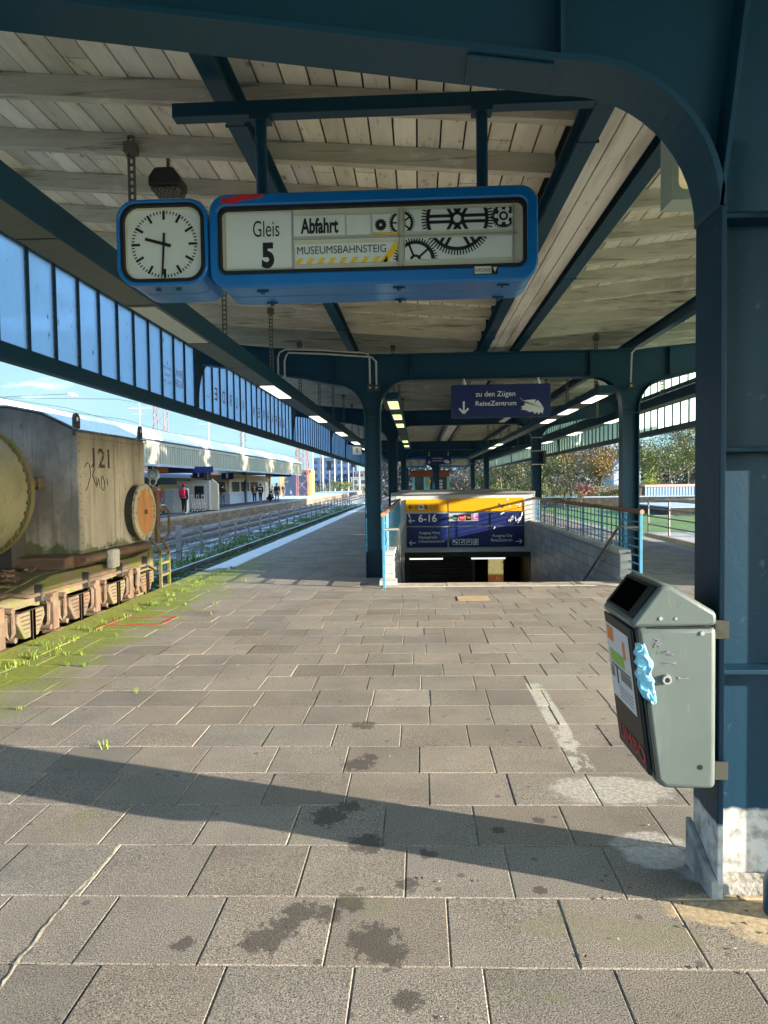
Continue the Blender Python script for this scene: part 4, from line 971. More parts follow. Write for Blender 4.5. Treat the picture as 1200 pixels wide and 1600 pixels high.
stext(s6, 'Ausgang City', 779, 922, 350, 374); stext(s6, 'ReiseZentrum', 771, 922, 380, 402); arrow(s6, 969, 402, 46, 34, M['white'], 1)
for k, x0 in enumerate((492, 541, 590, 638)):
    xa, xb, za, zb = SX(gx(x0)), SX(gx(x0+41)), SZ(gz(424)), SZ(gz(383)); b = MB(); ring(b, [(xa,za),(xb,za),(xb,zb),(xa,zb)], [(xa+.014,za+.014),(xb-.014,za+.014),(xb-.014,zb-.014),(xa+.014,zb-.014)], PYF-.049, PYF-.0462)
    w = xb-xa
    if k == 0: b.box(xa+.02, PYF-.049, za+w*.45, xa+w*.5, PYF-.0462, zb-.03); b.box(xa+w*.55, PYF-.049, za+.03, xb-.03, PYF-.0462, za+w*.6)
    if k == 1: b.box(xa+.05, PYF-.049, za+.05, xb-.05, PYF-.0462, za+w*.5); b.box(xa+w*.35, PYF-.049, za+w*.56, xa+w*.65, PYF-.0462, za+w*.62); b.box(xb-.07, PYF-.049, zb-.06, xb-.03, PYF-.0462, zb-.03)
    if k == 2: b.bar((xa+.04, PYF-.0475, za+.05), (xb-.06, PYF-.0475, zb-.04), .003, .02); b.bar((xa+.05, PYF-.0475, zb-.04), (xb-.05, PYF-.0475, za+.06), .003, .02)
    if k == 3: b.prism([(xa+.03,za+.04),(xb-.03,za+.04),(xb-.05,za+.1),(xa+w*.55,za+.12),(xa+w*.4,zb-.05),(xa+w*.25,zb-.08)], 'Y', PYF-.049, PYF-.0462); b.box(xb-.1, PYF-.049, zb-.11, xb-.04, PYF-.0462, zb-.03)
    b.build('pictogram', M['white'], s6)
b = MB(); b.tube([(SX(gx(800)), PYF-.0475, SZ(gz(292))), (SX(gx(790)), PYF-.0475, SZ(gz(312)))], .018, 5); b.build('scratch', M['chalk'], s6)
# passage behind the portal: side walls, ceiling, shutter, lamps, poster
ug = thing('underpass', 'dark underpass mouth behind the portal with grey walls', 'underpass', (XC, 24, -3.3))
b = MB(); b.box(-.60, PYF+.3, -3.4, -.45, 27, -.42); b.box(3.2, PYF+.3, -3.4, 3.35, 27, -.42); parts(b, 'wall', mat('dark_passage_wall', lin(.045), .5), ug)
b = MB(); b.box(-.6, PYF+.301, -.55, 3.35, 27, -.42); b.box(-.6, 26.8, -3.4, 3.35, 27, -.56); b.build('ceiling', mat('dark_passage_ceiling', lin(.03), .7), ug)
b = MB(); b.prism([(1.62,-3.3),(1.72,-3.3),(1.62,-.56),(1.56,-.56)], 'Y', 21.0, 21.15); b.build('jamb', mat('grey_jamb', lin(.07), .5), ug)
t = thing('roller_shutter', 'closed dark ribbed roller shutter in the underpass mouth', 'roller shutter', (.6, 21.1, -3.3))
b = MB(); z = -3.3
while z < -.62: b.box(-.30, 21.02, z, 1.58, 21.06, z+.075); b.box(-.30, 21.04, z+.075, 1.58, 21.06, z+.10); z += .10
b.build('slats', mat('black_slats', lin(.022), .35, .3), t, bevel=.008)
b = MB(); b.box(-.40, 20.98, -3.3, -.301, 21.1, -.6); b.box(1.581, 20.98, -3.3, 1.66, 21.1, -.62); parts(b, 'guide_rail', mat('guide_rail', lin(.06), .4, .5), t)
for x0, x1, l in ((-.28, .68, 'left'), (1.507, 2.476, 'right')):
    t = thing('strip_lamp', 'slim warm strip lamp under the portal lintel, %s of the pair' % l, 'strip lamp', ((x0+x1)/2, PYF+.1, -.6))
    b = MB(); b.box(x0, PYF+.06, -.615, x1, PYF+.14, -.575); b.build('diffuser', mat('warm_strip', lin(.8), .4, emit=(1,.82,.58,1), estr=.22), t)
    b = MB(); b.box(x0-.02, PYF+.05, -.574, x1+.02, PYF+.15, -.552); b.build('housing', M['alu'], t)
t = thing('lit_poster_case', 'narrow glowing advertising case in the dark underpass', 'poster case', (2.3, 22.6, -3.3))
b = MB(); b.box(2.17, 22.6, -2.6, 2.72, 22.75, -.72); b.build('frame', M['black'], t)
k = N('lit_poster'); e = k.b; c = k.mix(k.rng(k.xyz.outputs['Z'], -1.38, -1.30), (.30,.10,.03,1), (.85,.72,.30,1)); c = k.mix(k.rng(k.noise((6,6,4),4), .55, .65, 0, .8), c, (.35,.28,.12,1)); k.L(c, e.inputs['Base Color']); k.L(c, e.inputs['Emission Color']); e.inputs['Emission Strength'].default_value = .06
b = MB(); b.box(2.2, 22.59, -2.5, 2.68, 22.599, -.78); b.build('poster', k.m, t)
# ------------------------------------------------------------------ hanging direction sign at the stair frame
def hang_sign(lbl, x0, x1, z0, z1, Y, ztop_):
    t = thing('hanging_sign', lbl, 'hanging sign', ((x0+x1)/2, Y, z1)); w, h = x1-x0, z1-z0
    b = MB(); b.box(x0, Y, z0, x1, Y+.1, z1); b.build('panel', M['navy'], t, bevel=.006)
    for q in (.13, .88): b = MB(); b.tube([(x0+w*q, Y+.05, z1), (x0+w*q, Y+.05, ztop_)], .02, 8); b.build('hanger', M['alu'], t); b = MB(); b.lathe((x0+w*q, Y+.05, z1), 'Z', [(.0, .04), (.05, .04)], 10); b.build('clamp', M['alu'], t)
    F_ = ('Y', Y-.004)
    text('zu den Zügen', (x0+w*.245, x0+w*.645, z0+h*.585, z0+h*.79), F_, M['white'], t, .006); text('ReiseZentrum', (x0+w*.245, x0+w*.655, z0+h*.355, z0+h*.50), F_, M['white'], t, .006)
    b = MB(); ax = x0+w*.125; b.bar((ax, Y-.003, z0+h*.50), (ax, Y-.003, z0+h*.13), .004, .03, up=(1,0,0))
    for q in (-1, 1): b.bar((ax, Y-.003, z0+h*.13), (ax+q*.075, Y-.003, z0+h*.13+.085), .004, .03, up=(1,0,0))
    b.build('arrow', M['white'], t)
    b = MB(); pts = [(.69,.60),(.72,.52),(.71,.46),(.73,.50),(.85,.52),(.84,.42),(.87,.50),(.90,.40),(.93,.25),(.92,.08),(.90,.14),(.88,.06),(.86,.14),(.84,.08),(.82,.16),(.79,.14),(.75,.20),(.70,.22),(.72,.27),(.70,.30),(.74,.36),(.74,.42),(.72,.50)]
    b.prism([(x0+w*p_, z0+h*q) for p_, q in pts], 'Y', Y-.004, Y-.001); b.build('scribble', M['chalk'], t)
    return t
hang_sign('navy hanging sign reading zu den Zügen ReiseZentrum with down arrow, above the stair head', .561, 2.189, 2.672, 3.215, 11.78, 3.32)
hang_sign('small distant navy hanging sign before the far departure board', .42, 1.80, 2.60, 3.08, 38.5, 3.3)
fb = thing('departure_board', 'distant pair of blue framed departure boards under the far canopy', 'departure board', (1.1, 40, 2.5))
for x0, x1 in ((-.78, .50), (1.2, 2.94)):
    b = MB(); ring(b, rrect(x0, 2.47, x1, 3.02, .1), rrect(x0+.09, 2.58, x1-.09, 2.92, .05), 40, 40.3); b.build('frame', M['signblue'], fb)
    b = MB(); b.box(x0+.08, 40.05, 2.57, x1-.08, 40.2, 2.93); b.build('panel', mat('dim_panel', (.55,.53,.40,1), .5, layers=[((.25,.24,.2,1), 5, .5, .6, .8)]), fb)
for x in (.2, 1.5): b = MB(); b.tube([(x, 40.15, 3.0), (x, 40.15, 3.5)], .03, 8); b.build('drop_pipe', M['steel'], fb)
# cable tray piece on second frame, control box on right column
tag(MB().box(2.1, 15.0, 3.15, 2.25, 18.5, 3.21).build('cable_tray', M['steelgrey']), 'pale metal cable tray hanging behind the navy sign', 'cable tray')
t = thing('control_box', 'dark switch box strapped to the second right column', 'switch box', (3.72, 21.3, 1.9))
b = MB(); b.box(3.70, 21.2, 2.12, 3.80, 21.45, 2.52); b.build('case', mat('dark_case', lin(.03), .5), t, bevel=.01)
b = MB()
for z in (2.1, 2.5, 2.9): b.box(3.38, 21.26, z, 3.71, 21.275, z+.03)
parts(b, 'strap', M['conduit'], t)
# ------------------------------------------------------------------ ground, tracks, other platform
ST = lambda b, n, m, **k: b.build(n, m, kind='structure', **k)
def ballast():
    k = N('track_ballast'); b = k.b; b.inputs['Roughness'].default_value = .95
    v = k.n.new('ShaderNodeTexVoronoi'); v.inputs['Scale'].default_value = 16; k.L(k.pos, v.inputs['Vector'])
    c = k.mix(k.rng(k.noise(17, 3), .3, .7), (.10,.085,.07,1), (.26,.24,.21,1))
    c = k.mix(k.rng(v.outputs['Distance'], .0, .5), (.05,.045,.04,1), c)
    g = k.mix(k.rng(k.noise(22, 4), .35, .65), (.035,.075,.02,1), (.09,.15,.035,1))
    gm = k.math('ADD', k.rng(k.math('ABSOLUTE', k.math('ADD', k.xyz.outputs['X'], 5.4)), 2.2, .3, 0, .65), k.noise((1.2,.35,1), 5))
    c = k.mix(k.rng(gm, .62, .85), c, g)
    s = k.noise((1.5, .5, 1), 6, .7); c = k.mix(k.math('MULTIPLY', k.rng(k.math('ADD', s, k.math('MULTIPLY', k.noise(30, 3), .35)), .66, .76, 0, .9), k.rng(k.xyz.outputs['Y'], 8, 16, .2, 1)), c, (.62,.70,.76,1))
    k.L(c, b.inputs['Base Color']); k.bump(v.outputs['Distance'], .9, .04); return k.m
M['ballast'] = ballast()
def field(name, c1, c2, c3, snow):
    k = N(name); b = k.b; b.inputs['Roughness'].default_value = .95
    c = k.mix(k.rng(k.noise(1.4, 6), .35, .65), c1, c2); c = k.mix(k.rng(k.noise((.15,.35,.15), 5), .55, .7), c, c3)
    c = k.mix(k.rng(k.noise((.25,.8,.2), 6, .7), snow, snow+.06, 0, .9), c, (.60,.68,.74,1))
    k.L(c, b.inputs['Base Color']); k.bump(k.noise(8, 4), .8, .05); return k.m
b = MB()
for (x0, y0, x1, y1) in ((-900,-300,-1.5,1600), (4.5,-300,900,1600), (-1.5,-300,4.5,8), (-1.5,30,4.5,1600)): b.add([(x0,y0,-.95),(x1,y0,-.95),(x1,y1,-.95),(x0,y1,-.95)], [(0,1,2,3)])
ST(b, 'ground', field('distant_yard', (.10,.11,.06,1), (.16,.15,.10,1), (.08,.10,.05,1), .62))
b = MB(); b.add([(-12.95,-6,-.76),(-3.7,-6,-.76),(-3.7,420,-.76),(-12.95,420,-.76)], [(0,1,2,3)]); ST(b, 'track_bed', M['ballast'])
b = MB(); b.add([(6.2,-30,-.78),(90,-30,-.78),(90,130,-.78),(6.2,130,-.78)], [(0,1,2,3)]); ST(b, 'grass_field', field('lawn', (.050,.125,.022,1), (.085,.185,.03,1), (.12,.17,.045,1), .70))
M['railtop'] = mat('frosted_rail_steel', (.42,.44,.46,1), .4, .4, layers=[((.17,.10,.06,1), (4,1,4), .45, .65, .8)])
M['sleeper'] = mat('old_sleeper', (.12,.10,.085,1), .9, layers=[((.5,.55,.6,1), 4, .6, .7, .7)])
for xc in (-5.6, -10.6):
    b = MB()
    for s in (-.75, .75): b.box(xc+s-.035, -6, -.64, xc+s+.035, 420, -.57); b.box(xc+s-.012, -6, -.74, xc+s+.012, 420, -.641)
    ST(b, 'track_rails', M['railtop'])
    b = MB(); y = -5
    while y < 160: b.box(xc-1.25, y, -.79, xc+1.25, y+.24, -.715); y += .62
    ST(b, 'track_sleepers', M['sleeper'])
# grass and weeds on the near platform edge and between the rails
def tufts(name, spots, m, hmin, hmax, seed, bw=1):
    rd = random.Random(seed); V = []; F = []
    for (x, y, z, r, n) in spots:
        for _ in range(n):
            a = rd.uniform(0, 6.28); rr = r*math.sqrt(rd.random()); px, py = x+rr*math.cos(a), y+rr*math.sin(a); h = rd.uniform(hmin, hmax); an = rd.uniform(0, 6.28); w = rd.uniform(.002, .0045)*bw; le = rd.uniform(.2, 1.0)*h
            ca, sa = math.cos(an), math.sin(an); o = len(V)
            V += [(px-sa*w, py+ca*w, z), (px+sa*w, py-ca*w, z), (px+ca*le*.4+sa*w*.8, py+sa*le*.4-ca*w*.8, z+h*.65), (px+ca*le*.4-sa*w*.8, py+sa*le*.4+ca*w*.8, z+h*.65), (px+ca*le, py+sa*le, z+h*.8)]
            F += [(o, o+1, o+2, o+3), (o+3, o+2, o+4)]
    b = MB(); b.add(V, F); return b.build(name, m, None, kind='stuff')
rd = random.Random(21); sp = []
for _ in range(70):
    y = rd.uniform(5, 13.5); sp.append((-3.63+rd.gauss(0, .035), y, 0, rd.uniform(.03, .10), rd.randint(6, 22)))
for _ in range(46):
    y = rd.uniform(5.2, 12); x = -3.9+abs(rd.gauss(0, .45)); sp.append((x, 2.268+.3915*round((y-2.268)/.3915)+.0165*x, 0, rd.uniform(.02, .07), rd.randint(5, 22)))
for x, y, n in ((-1.94, 4.17, 16), (-2.9, 4.9, 16), (-2.2, 5.3, 10), (-3.0, 6.1, 20), (-2.6, 8.6, 14), (-2.75, 9.3, 16), (-3.2, 10.4, 20)): sp.append((x, y, 0, .03, n))
GRASS = mat('grass_blades', (.11,.19,.02,1), .7, layers=[((.20,.25,.05,1), 3, .4, .6, .8)], spec=.3)
tag(tufts('platform_grass', sp, GRASS, .012, .075, 4, .8), 'bright grass and weeds in the joints of the mossy platform edge', 'grass')
sp = []
for _ in range(3200):
    y = 11.5+rd.random()**1.6*70; x = rd.choice((rd.gauss(-5.4, .5), rd.gauss(-4.45, .22), rd.gauss(-4.5, .3), rd.gauss(-7.2, .6))); sp.append((x, y, -.76, .22, 7))
tag(tufts('track_grass', sp, mat('track_grass_blades', (.07,.17,.03,1), .8, layers=[((.15,.25,.05,1), .6, .4, .6, .8)]), .08, .22, 5, 4.5), 'green grass growing between the left rails', 'grass')
rd = random.Random(31); b = MB()
for _ in range(160):
    x = rd.uniform(-2.5, 3); y = rd.uniform(1.8, 9); a = rd.uniform(0, 3); r = rd.uniform(.004, .014)
    if rd.random() < .4: x = rd.gauss(1.0, .3); y = rd.gauss(2.75, .35)
    b.add([(x+r*math.cos(a+t)*k_, y+r*math.sin(a+t)*k_, .004+.004*(i % 2)) for i, (t, k_) in enumerate(((0,1),(1.3,.5),(3.1,1),(4.6,.6)))], [(0,1,2,3)])
o = b.build('leaf_litter', mat('leaf_litter', (.14,.10,.06,1), .9, layers=[((.38,.34,.24,1), 9, .5, .55, .9)]), None, kind='stuff'); tag(o, 'scattered bits of dry leaf and grit on the paving', 'litter')
# ---- other platform
M['concrete'] = mat('grey_concrete', (.26,.26,.25,1), .9, layers=[((.15,.15,.14,1), 1.2, .4, .7, .8)])
b = MB(); b.box(-21.5, 10, -.76, -13.2, 160, -.004); ST(b, 'far_platform', mat('dark_asphalt', (.055,.058,.062,1), .9, layers=[((.08,.085,.09,1), 2, .4, .7, .7)]))
b = MB(); b.add([(-21.4,78,.002),(-13.3,78,.002),(-13.3,160,.002),(-21.4,160,.002)], [(0,1,2,3)]); ST(b, 'frost_sheet', mat('frosted_asphalt', (.50,.60,.63,1), .9, layers=[((.30,.36,.38,1), (1.2,.4,1), .45, .65, .8)]))
b = MB(); b.box(-13.2, 10, -.14, -12.85, 160, 0); ST(b, 'far_platform_edge', M['concrete'])
b = MB(); b.box(-13.92, 10, .0005, -13.80, 110, .004); ST(b, 'white_safety_line', mat('white_line', lin(.6), .8))
def rubble():
    k = N('old_sun_patched_brick'); b = k.b; b.inputs['Roughness'].default_value = .95
    cx = k.n.new('ShaderNodeCombineXYZ'); k.L(k.xyz.outputs['Y'], cx.inputs[0]); k.L(k.xyz.outputs['Z'], cx.inputs[1])
    br = k.n.new('ShaderNodeTexBrick'); br.inputs['Scale'].default_value = 1; br.inputs['Brick Width'].default_value = .5; br.inputs['Row Height'].default_value = .14; br.inputs['Mortar Size'].default_value = .015; k.L(cx.outputs[0], br.inputs['Vector'])
    br.inputs['Color1'].default_value = (.34,.22,.11,1); br.inputs['Color2'].default_value = (.16,.11,.07,1); br.inputs['Mortar'].default_value = (.07,.06,.05,1)
    c = k.mix(k.rng(k.noise((1,.9,2.5), 6, .7), .42, .62), br.outputs['Color'], (.09,.085,.06,1)); c = k.mix(k.rng(k.noise((.5,.35,.5), 4), .58, .68, 0, .8), c, (.42,.28,.13,1))  # yellowish patches put sun through gaps into the brick colour
    k.L(c, b.inputs['Base Color']); k.bump(br.outputs['Fac'], .5, .02); return k.m
b = MB(); b.box(-13.15, 10, -.76, -12.90, 160, -.141); ST(b, 'far_platform_face', rubble())
# fence between the tracks
fn = thing('track_fence', 'grey metal post and rail fence standing between the two left tracks', 'fence', (-7.6, 60, -.76))
FM = mat('fence_steel', (.20,.20,.19,1), .6, .2, layers=[((.32,.32,.31,1), 3, .45, .7, .8)]); yy = 21.9; i = 0
while yy < 120:
    b = MB(); w = .05 if i else .10
    b.box(-7.6-w*.8, yy-w*.6, -.80, -7.6+w*.8, yy+w*.6, .26 if i else .36); b.build('post', FM, fn); yy += 2.3; i += 1
for z in (-.45, -.12, .20): b = MB(); b.box(-7.615, 14.5, z-.022, -7.585, 119.5, z+.022); b.build('rail', FM, fn)
# canopy of the other platform
oc = thing('platform_shelter_roof', 'long pale ribbed canopy with snowy top over the neighbouring platform', 'platform canopy', (-17, 48, 2.6))
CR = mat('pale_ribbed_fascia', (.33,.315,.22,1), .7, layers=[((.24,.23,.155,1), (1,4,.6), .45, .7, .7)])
b = MB(); y = 14; x = -12.93
while y < 77.6:
    b.box(x-.03, y, 2.72, x, y+.24, 3.66); b.box(x-.06, y+.24, 2.72, x-.031, y+.36, 3.66); y += .36
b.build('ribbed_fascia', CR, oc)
b = MB(); b.box(-12.98, 14, 2.60, -12.86, 77.7, 2.72); b.build('lower_trim', mat('grey_blue_trim', (.30,.35,.38,1), .5), oc)
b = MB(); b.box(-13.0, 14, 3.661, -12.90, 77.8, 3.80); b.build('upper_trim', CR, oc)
b = MB(); b.box(-13.25, 14, 3.801, -13.05, 77.8, 3.92); b.build('gutter', mat('dark_gutter', lin(.05), .6), oc)
b = MB(); b.prism([(-13.0,3.925),(-13.0,4.02),(-14.0,4.62),(-17.3,5.0),(-20.6,4.62),(-21.6,4.02),(-21.6,3.925)], 'Y', 14, 78); b.build('snowy_roof', mat('snow_cover', (.66,.68,.70,1), .9), oc)
b = MB(); b.box(-21.5, 14, 3.55, -13.3, 77.5, 3.60); b.build('soffit', mat('grey_soffit', (.12,.12,.11,1), .8), oc)
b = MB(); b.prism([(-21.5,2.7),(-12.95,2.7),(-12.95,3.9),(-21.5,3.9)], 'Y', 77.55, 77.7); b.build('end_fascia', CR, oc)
for yy in (30.5, 38.2, 42.2, 53.5, 65, 75.5):
    b = MB(); x = -16.2; b.box(x-.22, yy-.12, 0, x-.13, yy+.12, 3.54); b.box(x+.13, yy-.12, 0, x+.22, yy+.12, 3.54); b.box(x-.129, yy-.02, 0, x+.129, yy+.02, 3.54)
    b.build('column', mat('grey_column', (.17,.17,.16,1), .6, layers=[((.27,.27,.25,1), (3,3,.5), .4, .7, .6)]) if 'grey_column' not in bpy.data.materials else bpy.data.materials['grey_column'], oc)
b = MB(); b.tube([(-16.0, 52.9, 0), (-16.0, 52.9, 2.7), (-15.9, 52.9, 3.1), (-15.5, 52.9, 3.3), (-14, 52.9, 3.35)], .06, 8); b.build('roof_drain', M['conduit'], oc, smooth=True)
# kiosk
kio = thing('waiting_kiosk', 'low grey kiosk with blue base panels and windows on the neighbouring platform', 'kiosk', (-17.6, 67, 0))
KG = mat('grey_panel', (.33,.36,.37,1), .6, layers=[((.26,.29,.3,1), 1, .4, .7, .6)]); KB = mat('blue_grey_panel', (.22,.33,.46,1), .6)
b = MB(); b.box(-19.5, 59.5, 2.05, -16.05, 76, 2.55); b.build('roof_band', mat('beige_band', (.33,.29,.2,1), .7), kio)
b = MB(); b.box(-19.3, 59.8, 0, -16.2, 75.8, .9); b.build('base_panels', KB, kio)
b = MB(); b.box(-19.3, 59.85, .901, -16.25, 75.8, 2.049); b.build('upper_wall', KG, kio)
for (ya, yb) in ((60.5, 63.2), (63.6, 66.8), (67.2, 70.6)):
    b = MB(); b.box(-16.26, ya, .98, -16.2, yb, 2.0); w = b.build('window', mat('window_frame', lin(.4), .5) if 'window_frame' not in bpy.data.materials else bpy.data.materials['window_frame'], kio)
    b = MB(); b.box(-16.199, ya+.12, 1.05, -16.19, yb-.12, 1.93); b.build('pane', mat('dark_glass', (.03,.05,.06,1), .08) if 'dark_glass' not in bpy.data.materials else bpy.data.materials['dark_glass'], w)
for (xa, xb) in ((-19.1, -17.9), (-17.7, -16.5)):
    b = MB(); b.box(xa, 59.79, .98, xb, 59.84, 2.0); w = b.build('window', bpy.data.materials['window_frame'], kio)
    b = MB(); b.box(xa+.1, 59.78, 1.05, xb-.1, 59.789, 1.93); b.build('pane', bpy.data.materials['dark_glass'], w)
b = MB()
for ya in (71.2, 73.6): b.box(-16.24, ya, .1, -16.18, ya+1.9, 2.0)
parts(b, 'door', mat('pale_door', (.42,.45,.44,1), .6), kio)
# platform furniture on the other platform
t = thing('switch_cabinet', 'tall light grey steel cabinet beside the person in maroon', 'cabinet', (-14.3, 41.3, 0))
b = MB(); b.box(-14.95, 40.8, .03, -13.75, 41.6, 1.46); b.build('case', mat('light_cabinet', (.42,.46,.47,1), .5), t, bevel=.015)
b = MB()
for z in (.15, .7, 1.25): b.box(-14.5, 40.785, z, -14.46, 40.8, z+.06)
parts(b, 'hinge', M['black'], t); b = MB(); b.box(-14.93, 40.79, .06, -14.49, 40.799, 1.43); b.build('side_door', mat('mid_cabinet', (.33,.36,.37,1), .5), t)
t = thing('ticket_machine', 'grey vending and ticket machine block under the neighbouring canopy', 'ticket machine', (-14.6, 45, 0))
b = MB(); b.box(-15.45, 44.4, .05, -13.35, 45.6, 1.95); b.build('case', mat('machine_grey', (.30,.31,.30,1), .5), t, bevel=.02)
b = MB(); b.box(-15.3, 44.38, .15, -14.6, 44.399, 1.75); b.box(-14.5, 44.38, .15, -13.5, 44.399, 1.75); b.build('front_panel', mat('machine_panel', (.38,.39,.38,1), .4), t)
b = MB(); b.box(-15.25, 44.36, 1.2, -15.05, 44.379, 1.5); b.box(-14.3, 44.36, .8, -13.7, 44.379, 1.6); b.build('display', M['black'], t)
b = MB(); b.prism([(-13.34,.05),(-12.95,.05),(-12.95,1.7),(-13.34,2.05)], 'Y', 44.9, 45.2); b.build('side_screen', mat('pale_screen', (.42,.42,.32,1), .5), t)
t = thing('luggage_cart', 'parked silver luggage cart beside the person with red backpack', 'luggage cart', (-13.6, 42.6, 0))
b = MB()
for k in range(3):
    x = -13.75+.28*k; y = 42.3+.15*k
    b.tube([(x, y, .12), (x-.12, y, 1.05), (x-.05, y, 1.12)], .018, 6); b.tube([(x, y+.45, .12), (x-.12, y+.45, 1.05), (x-.05, y+.45, 1.12)], .018, 6); b.tube([(x-.1, y, 1.0), (x-.1, y+.45, 1.0)], .018, 6); b.tube([(x-.5, y+.22, .16), (x+.1, y+.22, .16)], .018, 6); b.tube([(x, y, .5), (x, y+.45, .5)], .015, 6); b.tube([(x, y, .14), (x, y+.45, .14)], .015, 6)
b.build('frame', M['alu'], t, smooth=True)
for k in range(3):
    for q in (0, .45):
        b = MB(); b.lathe((-13.8+.28*k, 42.3+.15*k+q, .1), 'Y', [(-.02,.1),(.02,.1)], 14); w = b.build('wheel', M['black'], t); b = MB(); b.lathe((-13.8+.28*k, 42.3+.15*k+q, .1), 'Y', [(-.024,.05),(.024,.05)], 12); b.build('hub', M['white'], w)
t = thing('round_clock', 'distant white platform clock on a curved bracket under the neighbouring canopy', 'clock', (-13.9, 36.5, 2.2))
b = MB(); b.prism(rrect(-14.25, 1.98, -13.72, 2.52, .12), 'Y', 36.5, 36.75); b.build('case', M['cream'], t)
b = MB(); b.lathe((-13.985, 36.49, 2.25), 'Y', [(0,.22),(.008,.22)], 24); b.build('dial_rim', M['blackpaint'], t); b = MB(); b.lathe((-13.985, 36.485, 2.25), 'Y', [(0,.19),(.005,.19)], 24); b.build('dial', M['dial'], t)
b = MB(); b.bar((-13.985,36.48,2.25), (-14.10,36.48,2.28), .004, .025); b.bar((-13.985,36.48,2.25), (-13.995,36.48,2.09), .004, .02); b.build('hands', M['blackpaint'], t)
b = MB(); b.tube([(-14.15, 36.6, 2.0), (-14.2, 36.6, 1.75), (-14.02, 36.6, 1.62), (-13.85, 36.6, 1.78), (-13.8, 36.6, 1.98)], .03, 8); b.tube([(-13.99, 36.6, 2.5), (-13.99, 36.6, 3.55)], .04, 8); b.build('bracket', M['cream'], t, smooth=True)
def nsign(lbl, x, y, z, w, h, cols):
    t = thing('platform_sign', lbl, 'sign', (x, y, z)); b = MB(); b.box(x-w/2, y, z, x+w/2, y+.12, z+h); b.build('panel', M['navy'], t)
    for (a, c, m) in cols: b = MB(); b.box(x-w/2+w*a, y-.012, z+h*.15, x-w/2+w*c, y-.001, z+h*.85); b.build('symbol', m, t)
    b = MB(); b.tube([(x, y+.06, z+h), (x, y+.06, 3.56)], .03, 6); b.build('hanger', M['galv'], t)
nsign('long navy train sign with orange field under the neighbouring canopy', -13.6, 40, 2.36, 3.6, .36, [(.02, .28, OR)])
nsign('small navy sign with white pictogram before the kiosk corner', -15.2, 55.5, 2.1, .95, .52, [(.38, .55, M['white'])])
nsign('small dark arrow sign right of the far clock', -14.4, 45.5, 2.12, .75, .5, [(.45, .6, M['white'])])
nsign('orange and navy sign near the far end of the neighbouring canopy', -14.0, 70, 2.42, 2.6, .26, [(.0, .28, OR)])
# yellow and white train behind the other platform
tr = thing('regional_train', 'white and yellow train seen through the gap under the neighbouring canopy', 'train', (-24.3, 52, -.8))
b = MB(); b.box(-25.8, 30, .0, -22.9, 76, 2.9); b.build('body', mat('train_white', (.55,.6,.68,1), .35), tr, bevel=.15); b = MB(); b.box(-22.9, 30.2, .9, -22.88, 75.8, 1.75); b.build('yellow_band', mat('train_yellow', (.8,.5,.02,1), .4), tr); b = MB(); b.box(-22.9, 30.5, 1.76, -22.885, 75, 2.4); b.build('window_band', bpy.data.materials['dark_glass'], tr)
# timber shed and masts further out
t = thing('timber_shed', 'small orange timber shed with dark blue front at the far platform end', 'shed', (-16, 100, 0))
b = MB(); b.box(-19.2, 100, 0, -15.75, 102.5, 3.3); b.build('front_panel', mat('dark_blue_door', (.035,.05,.085,1), .5, layers=[((.3,.4,.45,1), 1.2, .58, .66, .6)]), t)
b = MB(); b.box(-15.749, 99.9, 0, -15.2, 102.6, 3.7); b.box(-19.7, 99.9, 0, -19.201, 102.6, 3.3); parts(b, 'timber_side', mat('orange_timber', (.62,.34,.10,1), .7, layers=[((.45,.22,.06,1), (9,9,.5), .45, .7, .7)]), t); b = MB(); b.box(-19.8, 99.7, 3.301, -15.3, 102.8, 3.65); b.build('flat_roof', mat('rusty_roof', (.12,.07,.06,1), .7), t)
def lattice(lbl, x, y, h, w, m, zb=-.9, grp=None):
    t = thing('catenary_mast', lbl, 'mast', (x, y, zb), grp); b = MB(); W2 = w/2
    for sx in (-1, 1):
        for sy in (-1, 1): b.bar((x+sx*W2, y+sy*W2, zb), (x+sx*W2*.8, y+sy*W2*.8, zb+h), .09, .09)
    z = zb; s = 1; st = w*1.1
    while z < zb+h-st:
        b.bar((x-s*W2, y-W2, z), (x+s*W2, y-W2, z+st), .05, .05); b.bar((x-W2, y-s*W2, z), (x-W2, y+s*W2, z+st), .05, .05); b.bar((x+W2, y-s*W2, z), (x+W2, y+s*W2, z+st), .05, .05); b.bar((x+s*W2, y-W2, z), (x-s*W2, y-W2, z+st), .05, .05); z += st; s = -s
    b.build('lattice', m, t); return t
MR = mat('reddish_mast', (.30,.13,.12,1), .7); MG = mat('grey_mast', (.16,.16,.17,1), .7)
lattice('near reddish lattice mast rising behind the neighbouring canopy roof', -32.5, 88, 16, 1.5, MR)
lattice('slim grey lattice mast behind the middle of the far canopy', -28, 112, 15, .8, MG)
lattice('grey lattice mast with cross arm near the end of the far canopy', -22, 132, 14, .8, MG)
t = lattice('broad reddish brown lattice mast just past the canopy end', -15.2, 92, 11, 1.5, MR)
lattice('thin far lattice mast left of the city block', -24, 175, 16, .9, MG)
def pole(lbl, x, y, h, grp='thin poles along the railway yard', arm=0, m=None):
    t = thing('line_pole', lbl, 'pole', (x, y, -.9), grp); b = MB(); b.tube([(x, y, -.9), (x, y, h)], [.16, .1], 8); b.build('shaft', m or M['conduit'], t)
    if arm: b = MB(); b.box(x-arm, y-.05, h-.9, x+arm, y+.05, h-.78); b.box(x-arm*.7, y-.05, h-1.9, x+arm*.2, y+.05, h-1.8); b.build('cross_arm', m or M['conduit'], t)
